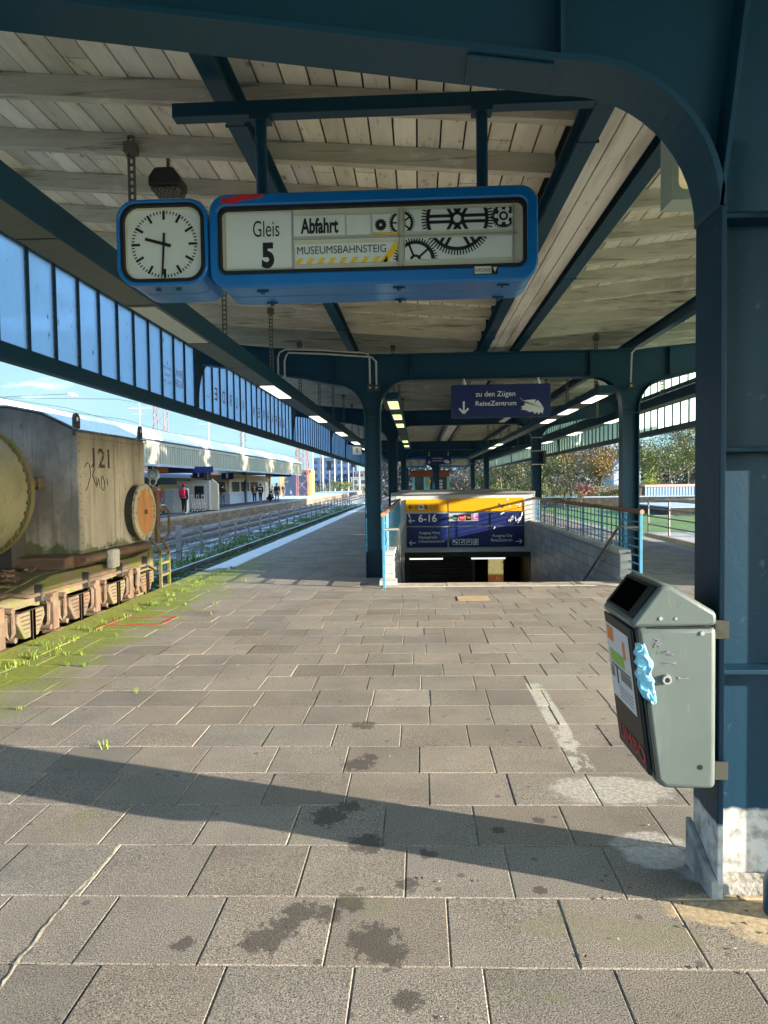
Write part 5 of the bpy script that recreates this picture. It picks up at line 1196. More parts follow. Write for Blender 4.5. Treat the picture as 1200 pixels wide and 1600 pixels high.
for i, (x, y, h, a, l) in enumerate(((-22.5, 150, 11, 0, 'pale pole left of the city block'), (-21.5, 158, 11, 0, 'second pale pole from the shed, before the city block'), (-20.0, 168, 10.5, 0, 'pale pole in the middle of the city block'), (-17.5, 160, 11.5, 1.5, 'pale pole with cross arm right of the timber shed'), (-16.4, 165, 10, 0, 'pole beside the red signal, left of it'), (-15.5, 185, 11, 2, 'grey pole with arm over the far tracks'), (-11.5, 190, 13, 2.2, 'tall grey pole with arm nearest the blue column'), (-30, 120, 13, 2.5, 'catenary pole above the far canopy roof, left'), (-39, 130, 15, 2.5, 'catenary pole far left over the snowy roof'), (-48, 120, 16, 2, 'leftmost catenary pole over the wagon roof'))):
    pole(l, x, y, h, arm=a)
wr = MB()
for (x, z0, z1) in ((-30, 8.5, 8.0), (-36, 9.8, 9.6), (-10.6, 6.2, 6.2), (-10.6, 7.4, 7.4)):
    for s in range(4):
        ya, yb = 26+45*s, 71+45*s; wr.tube([(x, ya+(yb-ya)*k/8, z0-.5*math.sin(math.pi*k/8)) for k in range(9)], .018, 4)
wr.tube([(-60, 60, 10.2), (-26, 60, 9.2)], .015, 4); wr.tube([(-26, 60, 9.2), (-8, 75, 6.6)], .012, 4)
tag(wr.build('overhead_wires', M['black']), 'thin overhead wires crossing the sky above the tracks', 'wires')
t = thing('wire_insulator', 'pair of pale insulators hanging in the wire above the wagon', 'insulator', (-13.5, 26, 5.5))
b = MB()
for dx, dz in ((0, 0), (.14, -.06)): b.lathe((-13.0+dx, 26, 5.12+dz), 'X', [(-.10,.03),(-.08,.06),(-.03,.035),(.0,.06),(.05,.035),(.08,.06),(.10,.03)], 10)
b.build('body', M['conduit'], t); b = MB(); b.tube([(-20, 26, 4.95), (-13.1, 26, 5.12)], .008, 4); b.build('wire', M['black'], t)
for (x, y, h, l) in ((-13.9, 150, 7.2, 'railway signal showing red, farther right in the yard'), (-19.0, 150, 6.6, 'dark railway signal before the city block')):
    t = thing('railway_signal', l, 'signal', (x, y, -.9)); b = MB(); b.tube([(x, y, -.9), (x, y, h-2)], .12, 8); b.build('post', MG, t); b = MB(); b.box(x-.45, y-.1, h-2, x+.45, y+.1, h); b.build('head', M['black'], t)
    if 'red' in l: b = MB(); b.lathe((x, y-.12, h-.55), 'Y', [(0,.28),(.01,.28)], 14); b.build('lamp', mat('red_signal', (.8,.02,.02,1), .4, emit=(1,.05,.1,1), estr=.4), t)
# far town
def block(lbl, x0, x1, y, h, m, nx, nz, dep=14, roof=None):
    t = thing('apartment_block', lbl, 'building', ((x0+x1)/2, y, -.9)); b = MB(); b.box(x0, y, -.9, x1, y+dep, h); b.build('wall', m, t)
    dg = bpy.data.materials['dark_glass']; w = (x1-x0)/nx; q = (h-1)/nz
    for i in range(nx):
        for j in range(nz): b = MB(); b.box(x0+w*(i+.22), y-.04, 1+q*(j+.25), x0+w*(i+.78), y-.005, 1+q*(j+.75)); b.build('window', dg, t)
    if roof:
        b = MB(); b.prism([(x0-.5,h),(x1+.5,h),((x0+x1)/2,h+roof)], 'Y', y-.5, y+dep); b.build('roof', mat('slate_roof', (.10,.10,.13,1), .8) if 'slate_roof' not in bpy.data.materials else bpy.data.materials['slate_roof'], t)
    else: b = MB(); b.box(x0-.2, y-.2, h, x1+.2, y+dep, h+.5); b.build('parapet', m, t)
block('blue grey city block behind the poles, largest of the far buildings', -45, -27.5, 300, 12.5, mat('blue_city_wall', (.045,.085,.18,1), .7), 7, 4)
block('low reddish building between the poles and the signal', -26, -17, 290, 6.5, mat('reddish_city_wall', (.16,.11,.12,1), .7), 5, 2)
block('pale gabled house right of the signal', -21.5, -15, 320, 7.5, mat('white_house_wall', (.5,.5,.52,1), .7), 3, 2, roof=4)
block('bluish gabled building nearest the column', -15.5, -3, 300, 9, mat('bluish_house_wall', (.07,.10,.2,1), .7), 4, 2, roof=6)
block('long low grey shed at the end of the tracks', -24, -6, 250, 3.6, mat('grey_shed_wall', (.22,.23,.24,1), .7), 6, 1)
block('dark apartment row far left under the canopy', -70, -40, 150, 6, mat('brown_row_wall', (.1,.085,.075,1), .7), 8, 2)
# ------------------------------------------------------------------ old ladle wagon on the left track
wg = thing('ladle_wagon', 'rusty mossy ladle wagon with grey end housing standing at the left platform edge', 'railway wagon', (-5.6, 8, -.76))
def housing_mat():
    k = N('stained_darkened_housing'); b = k.b; b.inputs['Roughness'].default_value = .7
    c = k.mix(k.rng(k.noise((2, 2, .35), 6), .35, .7), (.42,.395,.33,1), (.25,.23,.19,1))
    c = k.mix(k.rng(k.noise((8, 8, .45), 6, .68), .50, .66, 0, .75), c, (.13,.095,.06,1))
    c = k.mix(k.rng(k.noise(26, 5), .6, .72, 0, .7), c, (.07,.055,.045,1))
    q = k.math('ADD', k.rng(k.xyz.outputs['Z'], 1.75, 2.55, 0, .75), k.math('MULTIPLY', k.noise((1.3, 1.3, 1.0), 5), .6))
    c = k.mix(k.rng(q, .45, .95, 0, .8), c, (.045,.042,.04,1))  # housing colour darker towards the top
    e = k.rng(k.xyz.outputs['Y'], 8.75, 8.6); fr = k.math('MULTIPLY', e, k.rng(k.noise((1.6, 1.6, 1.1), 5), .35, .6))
    c = k.mix(k.math('MULTIPLY', fr, .75), c, (.05,.047,.05,1))  # near end face darkened in blotches
    c = k.mix(k.rng(k.math('ADD', k.noise((5, 5, 4), 5), k.rng(k.xyz.outputs['Z'], .95, .78, 0, .25)), .66, .74, 0, .8), c, (.05,.07,.015,1))
    k.L(c, b.inputs['Base Color']); k.bump(k.noise(28, 4), .15); return k.m
M['housing'] = housing_mat()
M['rust'] = mat('rusty_pale_iron', (.095,.062,.040,1), .85, layers=[((.17,.13,.085,1), 4, .45, .7, .8), ((.19,.075,.035,1), 6, .52, .68, .8), ((.09,.07,.05,1), 12, .55, .72, .7)], bump=.3, bscale=30)
M['mossrust'] = mat('mossy_iron', (.125,.098,.060,1), .9, layers=[((.085,.11,.015,1), 3.0, .42, .6, .9), ((.28,.13,.06,1), 5, .58, .7, .7), ((.08,.07,.05,1), 14, .58, .74, .7)], bump=.4, bscale=30)
M['vessel'] = mat('greenish_vessel', (.20,.20,.115,1), .8, layers=[((.28,.26,.17,1), (2,2,2), .4, .65, .8), ((.12,.14,.03,1), 3, .55, .7, .8), ((.07,.06,.05,1), 16, .6, .72, .7)], bump=.25, bscale=25)
# housing: five-sided box, roof pitched both ways
xa, xb, xm = -4.25, -6.95, -5.6; ya, yb = 8.62, 10.76; zt = 2.30
pr = [(xa,.76),(xa,zt),(-4.72,2.53),(-5.15,2.615),(xm,2.63),(-6.05,2.615),(-6.48,2.53),(xb,zt),(xb,.76)]
b = MB(); b.prism(pr, 'Y', ya, yb); b.build('end_housing', M['housing'], wg, bevel=.012)
rp = pr[1:8]; b = MB()
b.prism([(x-.03*(1 if x < xm else -1), z+.004) for x, z in rp]+[(x-.03*(1 if x < xm else -1), z+.028) for x, z in rp[::-1]], 'Y', ya-.02, yb+.03)
b.build('roof_sheet', mat('sky_tinted_roof_sheet', (.10,.13,.17,1), .22, layers=[((.05,.06,.03,1), 8, .5, .62, .9), ((.55,.60,.65,1), 7, .6, .66, .8)]), wg)  # blue-grey sky reflection put into the sheet colour
for y in (ya+.06, yb-.05):
    b = MB(); pts = arc(y, 2.46, .075, 0, 180, 10); b.prism([(y+.075, 2.25)]+pts+[(y-.075, 2.25)], 'X', -4.30, -4.27); e = b.build('lifting_eye', mat('dark_iron', (.04,.038,.036,1), .7) if 'dark_iron' not in bpy.data.materials else bpy.data.materials['dark_iron'], wg)
    b = MB(); b.lathe((-4.30, y, 2.46), 'X', [(-.004,.028),(.034,.028)], 12); b.build('eye_hole', M['panelwhite'], e)
DI = bpy.data.materials['dark_iron']
text('121', (9.02, 9.52, 1.86, 2.12), ('X', -4.246), mat('black_stencil', (.03,.025,.02,1), .8, layers=[((.3,.26,.2,1), 22, .56, .62, .9)]), wg, .02)
b = MB()
for pts in ([(8.80,1.86),(8.86,1.92),(8.93,1.90),(8.95,1.76),(8.86,1.60),(8.80,1.56)], [(8.98,1.86),(9.02,1.90),(9.06,1.84),(9.0,1.76),(9.06,1.68),(9.12,1.60)], [(9.10,1.74),(9.12,1.62),(9.18,1.72),(9.2,1.6)], [(9.26,1.74),(9.25,1.58),(9.32,1.56),(9.36,1.66),(9.30,1.75),(9.26,1.74)], [(9.42,1.72),(9.45,1.66),(9.43,1.62)]):
    b.tube([(-4.248, y, z) for y, z in pts], .006, 5)
b.build('marker_scribble', M['black'], wg)
b = MB()
for yy in [ya+.05+.105*i for i in range(20)]: b.lathe((xa+.002, yy, 2.235), 'X', [(-.004,.012),(.010,.010),(.013,.004)], 8); b.lathe((xa+.002, yy, .80), 'X', [(-.004,.012),(.010,.010),(.013,.004)], 8)
for zz in [.9+.105*i for i in range(13)]: b.lathe((xa+.002, ya+.05, zz), 'X', [(-.004,.012),(.010,.010),(.013,.004)], 8)
b.build('rivets', M['housing'], wg, smooth=True)
b = MB(); b.bar((xa+.003, 9.66, .78), (xa+.003, 9.66, 2.28), .012, .008); b.bar((xa+.003, ya+.02, 1.62), (xa+.003, yb-.02, 1.62), .008, .010); b.build('weld_seam', M['housing'], wg)
b = MB(); b.tube([(-4.19, 5.0, .50), (-4.17, 6.9, .52), (-4.17, 7.3, .44), (-4.17, 10.6, .41), (-4.17, 10.9, .30), (-4.17, 11.1, .28)], .022, 8); b.build('brake_pipe', M['rust'], wg, smooth=True)
b = MB()
for yy in (6.3, 7.5, 8.6, 9.6, 10.5): b.box(-4.22, yy-.02, .36, -4.14, yy+.02, .54)
parts(b, 'pipe_clip', DI, wg)
# big round cover on the side
b = MB(); b.lathe((-4.25, 10.34, 1.225), 'X', [(0,.375),(.13,.375)], 40); b.build('cover_drum', DI, wg, smooth=True)
b = MB(); b.lathe((-4.12, 10.34, 1.225), 'X', [(0,.42),(.035,.42),(.045,.40),(.045,.335),(.02,.33)], 44); b.build('cover_rim', mat('worn_cream_rim', (.34,.31,.22,1), .8, layers=[((.08,.06,.05,1), 16, .55, .62, .9)], bump=.2), wg, smooth=True)
b = MB(); b.lathe((-4.09, 10.34, 1.225), 'X', [(-.02,.34),(.004,.34)], 40); cd = b.build('cover_disc', mat('orange_brown_disc', (.42,.20,.075,1), .7, layers=[((.30,.13,.05,1), (2,9,1.2), .4, .7, .8), ((.5,.28,.13,1), 5, .58, .7, .6)]), wg, smooth=True)
b = MB(); b.box(-4.087, 10.31, 1.19, -4.06, 10.375, 1.26); b.build('centre_nut', M['rust'], cd, bevel=.005)
# base pan, underframe
b = MB(); n = 10
prof = [(-4.20,.63),(-4.14,.66),(-4.12,.70),(-4.15,.745),(-4.25,.759),(-7.0,.759),(-7.0,.60),(-4.3,.60)]
b.prism(prof, 'Y', 8.55, 10.70); b.prism([(8.30,.60),(8.38,.74),(8.60,.758),(8.60,.60)], 'X', -6.9, -4.3); b.build('base_pan', M['rust'], wg, bevel=.03, smooth=True, seg=3)
b = MB(); b.box(-4.155, 9.12, .52, -4.05, 9.34, .77); b.build('clamp_block', M['stone'], wg, bevel=.03)
b = MB(); b.prism([(5.0,.16),(5.0,.44),(7.0,.47),(7.9,.60),(10.2,.56),(10.9,.62),(10.9,.40),(7.6,.30)], 'X', -4.36, -4.22)
b.prism([(5.0,.30),(5.0,.455),(7.0,.485),(7.88,.605),(10.2,.575),(10.9,.63),(10.9,.55),(10.2,.5)], 'X', -6.9, -4.365)
b.build('underframe', M['mossrust'], wg, bevel=.012)
b = MB(); b.box(-6.9, 10.75, .1, -4.2, 10.9, .66); b.build('end_beam', M['mossrust'], wg, bevel=.01)
b = MB(); rdm = random.Random(14)
for k in range(46):
    x, y = rdm.uniform(-4.95, -4.4), rdm.uniform(6.6, 8.5); b.bar((x, y, .475+.12*max(0, min(1, (y-7)/.9))), (x+rdm.uniform(-.2, .2), y+rdm.uniform(-.2, .2), .52+.12*max(0, min(1, (y-7)/.9))), rdm.uniform(.03, .14), .02)
b.build('deck_scrap', M['rust'], wg)
for i, yy in enumerate((5.1, 6.15, 7.2, 8.27, 9.33, 10.36)):
    b = MB(); b.prism([(yy-.25,.31),(yy+.25,.31),(yy+.27,.22),(yy+.13,.03),(yy-.13,.03),(yy-.27,.22)], 'X', -4.30, -4.10); b.build('spring_pack', M['rust'] if i % 2 else M['mossrust'], wg, bevel=.012)
    b = MB(); b.box(-4.098, yy-.03, .0, -4.07, yy+.03, .33); b.box(-4.26, yy-.2, .315, -4.08, yy+.2, .33)
    for q in range(5): b.box(-4.105, yy-.22+.02*q, .265-.045*q, -4.092, yy+.22-.02*q, .275-.045*q); b.build('axle_box_strap', M['rust'], wg, bevel=.006)
    b = MB(); b.lathe((-4.25, yy, -.17), 'X', [(0,.14),(.12,.13),(.14,.10)], 18); b.build('axle_box', M['rust'], wg, smooth=True)
    b = MB(); b.lathe((-4.92, yy, -.20), 'X', [(0,.40),(.03,.40),(.05,.36),(.06,.12),(.12,.12),(.13,.36),(.14,.36)], 30); w = b.build('wheel', DI, wg, smooth=True)
for i, yy in enumerate((5.62, 6.7, 7.75, 8.8, 9.86)):
    b = MB(); b.box(-4.23, yy-.06, .0, -4.12, yy+.06, .42); b.build('axle_guard', M['rust'], wg, bevel=.01)
    for s in (-1, 1):
        b = MB(); q = yy+s*.15; b.tube([(-4.16, q, .36), (-4.12, q+s*.03, .31), (-4.12, q+s*.04, .13), (-4.15, q+s*.02, .06), (-4.18, q, .13), (-4.18, q, .30)], .025, 8); b.tube([(-4.24, q, .36), (-4.09, q, .36)], .035, 10); b.tube([(-4.24, q+s*.03, .06), (-4.09, q+s*.03, .06)], .03, 10)
        b.build('spring_shackle', M['rust'], wg, smooth=True)
    b = MB(); b.box(-4.24, yy-.11, -.03, -4.08, yy+.11, .005); b.build('guard_foot', M['rust'], wg, bevel=.006)
b = MB(); b.prism([(-4.10+0,.0)]*0 or [(9.98,.42),(10.14,.42),(10.12,.30),(10.16,.17),(10.08,.13),(9.98,.17),(10.0,.3)], 'X', -4.13, -4.10); b.build('hook_plate', M['rust'], wg, bevel=.006)
b = MB(); b.box(-4.3, 10.1, -.1, -4.15, 10.6, .36); b.build('brake_bracket', M['mossrust'], wg, bevel=.01)
b = MB(); b.box(-6.8, 5.0, -.5, -4.5, 10.7, .28); b.build('underside_shade_block', DI, wg)  # dark filler block standing in for the shade under the wagon
# ladder, grab rails, buffers at the far end
b = MB()
for yy in (10.93, 11.30): b.bar((-4.10, yy, -.14), (-4.10, yy, .60), .05, .035); b.bar((-4.10, yy, .60), (-4.22, yy-.12, .80), .05, .035)
for z in (-.02, .17, .36, .54): b.box(-4.20, 10.95, z, -4.08, 11.28, z+.035)
b.build('ladder', M['mossrust'], wg, bevel=.005)
b = MB(); b.bar((-4.16, 11.0, .72), (-4.16, 11.0, 1.46), .13, .05, up=(1,0,0)); b.tube([(-4.16, 11.0, 1.4), (-4.16, 10.95, 1.53), (-4.18, 10.85, 1.56), (-4.2, 10.78, 1.5)], .05, 8); b.build('pillar', M['rust'], wg, smooth=True)
b = MB(); b.tube([(-4.12, 11.05, 1.22), (-4.1, 11.2, 1.26), (-4.08, 11.3, 1.2), (-4.08, 11.32, .85), (-4.1, 11.25, .78), (-4.12, 11.1, .76)], .022, 8); b.build('grab_rail', M['rust'], wg, smooth=True)
for x in (-4.75, -6.45):
    b = MB(); b.lathe((x, 10.9, .42), 'Y', [(0,.12),(.4,.12),(.41,.235),(.46,.235),(.47,.20)], 26); b.build('buffer', DI, wg, smooth=True)
# the vessel: cone growing towards the camera side, bolted end flange
b = MB(); b.lathe((-5.33, 0, 1.56), 'Y', [(3.0,1.15),(4.5,1.12),(6.5,.95),(8.0,.79),(8.12,.70),(8.28,.40)], 48); b.build('vessel', M['vessel'], wg, smooth=True, ang=50)
b = MB(); b.lathe((-5.33, 0, 1.56), 'Y', [(7.98,.79),(7.98,.835),(8.06,.835),(8.06,.78)], 48); fl = b.build('end_flange', M['mossrust'], wg, smooth=True)
b = MB()
for k in range(40):
    a = 2*math.pi*k/40; b.box(-5.33+.80*math.cos(a)-.02, 7.95, 1.56+.80*math.sin(a)-.02, -5.33+.80*math.cos(a)+.02, 8.09, 1.56+.80*math.sin(a)+.02)
o = b.build('bolt_ring', M['rust'], fl)
b = MB(); b.tube([(-5.3, 8.2, 1.55), (-5.3, 8.65, 1.55)], .34, 20); b.build('trunnion', DI, wg, smooth=True)
b = MB(); b.tube([(-4.95, 8.10, 1.66), (-4.62, 8.42, 1.66)], .06, 10); b.tube([(-4.66, 8.38, 1.66), (-4.60, 8.44, 1.66)], .085, 10); b.box(-4.78, 8.05, 1.72, -4.62, 8.2, 1.88); b.build('locking_bolt', M['rust'], wg)
b = MB(); b.box(-6.6, 8.3, .6, -4.95, 8.62, 1.2); b.build('bearing_pedestal', DI, wg)
# ------------------------------------------------------------------ right side: trailer, low walls, container, side canopy
FL = thing('flat_trailer', 'pale flatbed trailer with tubular guard rails and unseen body added for shade beside the right platform edge', 'trailer', (8.2, 16, -.78))
b = MB(); b.box(7.0, 9.8, -.30, 9.4, 22.2, -.02); b.build('deck', mat('pale_deck', (.45,.43,.38,1), .7, layers=[((.28,.25,.21,1), 3, .45, .7, .8)]), FL, bevel=.015)
b = MB(); b.box(7.0, 9.9, -.019, 9.4, 17.6, 2.95); b.build('added_shade_body', mat('grey_shade_body', (.2,.21,.22,1), .6), FL, bevel=.02)  # unseen body added on the trailer to shade the platform
for yy in (18.95, 13.0):
    for x in (7.0, 9.1):
        b = MB(); b.lathe((x, yy, -.42), 'X', [(0,.22),(.02,.36),(.28,.36),(.3,.22)], 24); w = b.build('wheel', M['black'], FL, smooth=True)
        b = MB(); b.lathe((x-.01, yy, -.42), 'X', [(0,.16),(.02,.20)], 16); b.build('rim', MR, w)
b = MB()
for yy in (18.2, 20.2, 22.0): b.tube([(7.05, yy, 0), (7.05, yy, 1.02)], .025, 6); b.tube([(9.3, yy, 0), (9.3, yy, 1.02)], .025, 6)
for z in (.25, .50, .75, 1.0): b.tube([(7.05, 18.2, z), (7.05, 22.0, z)], .022, 6); b.tube([(9.3, 18.2, z), (9.3, 22.0, z)], .022, 6)
for z in (.5, 1.0): b.tube([(7.05, 22.0, z), (9.3, 22.0, z)], .022, 6)
b.build('guard_rail', FM, FL, smooth=True)
SNOW = mat('thin_snow', (.33,.39,.46,1), .9, layers=[((.2,.23,.2,1), 1.5, .5, .7, .8)])
def lowwall(lbl, x0, x1, y0, y1, z1):
    t = thing('low_wall', lbl, 'low wall', ((x0+x1)/2, y0, -.8)); b = MB(); b.box(x0, y0, -.85, x1, y1, z1); b.build('wall', mat('dark_mossy_wall', (.03,.03,.025,1), .95, layers=[((.07,.065,.05,1), 3, .45, .65, .8)]) if 'dark_mossy_wall' not in bpy.data.materials else bpy.data.materials['dark_mossy_wall'], t)
    b = MB(); b.box(x0-.05, y0-.05, z1+.001, x1+.05, y1+.05, z1+.09); b.build('snow_cap', SNOW, t)
lowwall('far snow topped low wall before the bushes', 10, 26, 64, 65, .1)
lowwall('snow covered old loading dock behind the trailer', 16.5, 40, 47, 56, -.25)
ct = thing('freight_container', 'pale blue ribbed freight container with reddish top edge before the trees', 'container', (26.5, 75, -.8))
b = MB(); x = 23.7
while x < 29.4: b.box(x, 75, -.8, x+.18, 78, .88); b.box(x+.18, 75.06, -.8, x+.30, 78, .88); x += .30
b.build('ribbed_wall', mat('pale_blue_steel', (.30,.38,.55,1), .6), ct); b = MB(); b.box(23.65, 74.95, .881, 29.5, 78, 1.12); b.build('top_edge', mat('pinkish_edge', (.5,.34,.30,1), .7), ct)
b = MB(); b.box(29.5, 75.2, -.8, 34, 78, 1.0); tag(b.build('dark_shed', mat('dark_shed_wall', (.05,.055,.06,1), .8)), 'low dark shed right of the pale container', 'shed')
b = MB(); b.box(18.5, 75.1, -.8, 23.6, 78, .95); tag(b.build('brown_shed', mat('brown_shed_wall', (.10,.075,.06,1), .8)), 'low brown shed left of the pale container', 'shed')
sc = thing('side_canopy', 'blue edged small canopy at the right beyond the platform', 'canopy', (13, 26, 3.7))
b = MB(); b.box(10.7, 17, 3.86, 17, 30.6, 3.98); b.build('roof_deck', M['rafter'], sc)
b = MB(); b.box(10.62, 17, 3.84, 10.69, 30.7, 4.0); b.box(10.70, 30.61, 3.84, 17, 30.68, 4.0); b.build('fascia', mat('sky_blue_fascia', (.16,.34,.55,1), .5), sc)
b = MB(); b.box(11.3, 17, 3.35, 11.5, 28.2, 3.62); b.box(15.5, 17, 3.35, 15.7, 28.2, 3.62); parts(b, 'beam', mat('bright_blue_beam', (.03,.15,.45,1), .5), sc)
b = MB(); y = 17.4
while y < 30.4: b.box(10.75, y, 3.70, 16.9, y+.12, 3.859); y += .8
parts(b, 'joist', M['rafter'], sc)
b = MB()
for yy in (18, 27): b.box(15.5, yy, -.8, 15.7, yy+.2, 3.349)
parts(b, 'post', M['steel'], sc)
for yy, z in ((20.0, 3.0), (22.6, 2.65)):
    b = MB(); b.box(11.2, yy, z, 12.8, yy+.08, z+.06); o = b.build('tube_lamp', M['lamp'], sc); b = MB(); b.tube([(12, yy+.04, z+.06), (12, yy+.04, 3.70)], .015, 6); b.build('lamp_rod', M['alu'], o)
# far kiosk hut on this platform
hut = thing('platform_hut', 'far platform hut with brown roof band and turquoise posts behind the central column', 'hut', (1, 60, 0))
b = MB(); b.box(-.72, 60, 2.12, 2.65, 65, 2.68); b.build('roof_band', mat('brown_band', (.16,.055,.035,1), .6), hut)
b = MB(); b.box(-.45, 60.4, 0, 2.5, 64.8, 2.119); b.build('glass_walls', bpy.data.materials['dark_glass'], hut)
b = MB()
for x in (-.52, .45, .75, 2.42): b.box(x, 60.3, 0, x+(.22 if x != .45 else .28), 60.39, 2.119)
parts(b, 'post', mat('turquoise_post', (.16,.45,.50,1), .5), hut)
b = MB()
for k in range(4): b.box(1.7, 60.33, .85+.27*k, 2.05, 60.38, 1.05+.27*k)
parts(b, 'poster', mat('pale_poster', (.4,.45,.45,1), .6, layers=[((.1,.12,.12,1), 14, .5, .6, .8)]), hut)
b = MB(); b.prism([(.78,1.3),(1.06,1.75),(1.06,1.9),(.78,1.45)], 'Y', 60.2, 60.25); b.prism([(.78,1.6),(.95,1.9),(.78,1.9)], 'Y', 60.2, 60.25); b.build('hazard_mark', M['yellow'], hut)
# ------------------------------------------------------------------ trees and bushes
BARK = mat('bark', (.085,.07,.055,1), .95, layers=[((.16,.14,.12,1), (6,6,1), .45, .65, .7)])
def leafmat(n, c1, c2, c3):
    m = mat(n, c1, .75, layers=[(c2, .9, .38, .62, .9), (c3, 2.4, .5, .66, .8)], spec=.2); return m
LM = dict(olive=leafmat('hazy_olive_leaves', (.17,.175,.085,1), (.23,.225,.11,1), (.10,.105,.06,1)), orange=leafmat('orange_leaves', (.36,.22,.06,1), (.24,.14,.05,1), (.42,.31,.11,1)), amber=leafmat('amber_leaves', (.36,.24,.08,1), (.26,.16,.07,1), (.22,.18,.08,1)),  # distance haze mixed into the olive and green leaf colours
          green=leafmat('hazy_green_leaves', (.16,.19,.075,1), (.25,.27,.09,1), (.09,.11,.05,1)), dark=leafmat('dark_evergreen', (.022,.045,.022,1), (.045,.075,.035,1), (.015,.025,.014,1)), rust=leafmat('rust_leaves', (.30,.13,.10,1), (.40,.25,.19,1), (.2,.09,.07,1)),
          grey=leafmat('grey_twigs', (.16,.14,.13,1), (.22,.20,.19,1), (.10,.09,.085,1)), lime=leafmat('lime_leaves', (.28,.33,.05,1), (.20,.26,.04,1), (.35,.36,.08,1)))
def tree(lbl, x, y, h, cw, lm, seed, n=2600, leaf=.22, trunk=.22, zb=-.8, low=.2, cat='tree', twiggy=1.0, name='tree'):
    rd = random.Random(seed); t = thing(name, lbl, cat, (x, y, zb)); tips = []; b = MB()
    def grow(p, d, l, r, lev):
        q = p+d*l; m_ = p+d*l*.5+Vector((rd.uniform(-1,1), rd.uniform(-1,1), 0))*l*.07; b.tube([p, m_, q], [r, r*.8, r*.6], 5 if lev else 8)
        if lev >= 3: tips.append(q); tips.append(m_); return
        if lev == 2: tips.append(q)
        for _ in range(rd.randint(3, 4) if lev else 5):
            a = rd.uniform(0, 6.28); up = rd.uniform(.25, 1.0); nd = Vector((math.cos(a), math.sin(a), up)).normalized(); nd = (nd+d*.5).normalized(); nd.x *= cw/h*1.6; nd.y *= cw/h*1.6; s0 = rd.uniform(.45, 1)
            grow(p+(q-p)*s0, nd, l*rd.uniform(.5, .75), r*.55, lev+1)
    grow(Vector((x, y, zb)), Vector((rd.uniform(-.06,.06), rd.uniform(-.06,.06), 1)), h*.38, trunk, 0)
    b.build('trunk', BARK, t)
    V = []; F = []; k = 0
    while k < n:
        if rd.random() < .55 and tips:
            c = rd.choice(tips); s = h*.055; p = Vector((rd.gauss(c.x, s), rd.gauss(c.y, s), rd.gauss(c.z, s)))
        else:
            u = Vector((rd.gauss(0,1), rd.gauss(0,1), rd.gauss(0,1))).normalized()*rd.random()**.45; hh = (1-low)/2
            p = Vector((x+u.x*cw/2, y+u.y*cw/2, zb+h*(low+hh)+u.z*h*hh))
            if mnoise.noise(p*(2.6/max(cw, 2))*1.5+Vector((seed, 0, 0))) < -.05: k += .25; continue
        k += 1; a = Vector((rd.gauss(0,1), rd.gauss(0,1), rd.gauss(0,1))).normalized(); c_ = a.cross(Vector((rd.random(), rd.random(), 1))).normalized(); l = leaf*rd.uniform(.5, 1.2); w = l*.5*twiggy; o = len(V)
        V += [p, p+a*l*.5+c_*w*.5, p+a*l, p+a*l*.5-c_*w*.5]; F.append((o, o+1, o+2, o+3))
    bb = MB(); bb.add(V, F); bb.build('crown', lm, t); return t
T_ = [('greyish olive bushy tree left of the orange trees, behind the second column', 16.2, 86, 7.5, 6.5, 'olive', 1, 4200, .26, .15), ('tall orange birch group farthest left of the right hand columns', 18.8, 96, 10.5, 5.5, 'orange', 2, 3600, .26, .25),
      ('bare grey tree between the orange birch and the amber tree', 21.0, 98, 11, 6.5, 'grey', 3, 3000, .34, .15), ('amber brown autumn tree left of the first right column', 23.5, 92, 8.2, 5.4, 'amber', 4, 3600, .26, .2),
      ('bare grey tree with fine twigs behind the amber tree', 26.8, 108, 13, 8, 'grey', 5, 3600, .36, .15), ('large yellowish green tree right of the first right column', 28.5, 82, 10.0, 9.0, 'green', 6, 6500, .26, .12),
      ('tall bare tree behind the side canopy', 36.5, 98, 14, 9, 'grey', 7, 4200, .36, .12), ('second tall bare tree at the far right of the gap', 41, 90, 12, 8, 'grey', 8, 3200, .36, .12), ('olive tree in the gap left of the second right column', 12.0, 92, 7.0, 6, 'olive', 10, 3600, .26, .12),
      ('orange topped tree far back between the small columns', 13.5, 118, 10, 6, 'orange', 11, 2600, .3, .2), ('reddish grey tree seen under the far canopy end', 6.2, 112, 6, 6, 'grey', 12, 2600, .3, .1), ('green grey tree beside the central hut', 9.0, 100, 5.6, 6, 'olive', 13, 2600, .28, .1), ('bare grey tree at the back left of the orange birch', 15.5, 112, 11, 7, 'grey', 16, 2600, .36, .15)]
for l, x, y, h, cw, m, s, n, lf, lo in T_: tree(l, x, y, h, cw, LM[m], s, n, lf, low=lo)
for i, (x, y, h, cw) in enumerate(((15.0, 21, 12.5, 8), (17.6, 29, 13.5, 8.5), (21.0, 37, 14.5, 9), (24.6, 45.5, 15.5, 9.5), (28.2, 54, 16, 10), (32, 62.5, 16.5, 10))):  # out-of-view tree row added to shade the far canopy fascia
    tree('%s of the unseen tall olive trees added right of the meadow for shade' % ('nearest', 'second', 'third', 'fourth', 'fifth', 'farthest')[i], x, y, h, cw, LM['olive'], 51+i, 9500, .95, low=.34, trunk=.2)
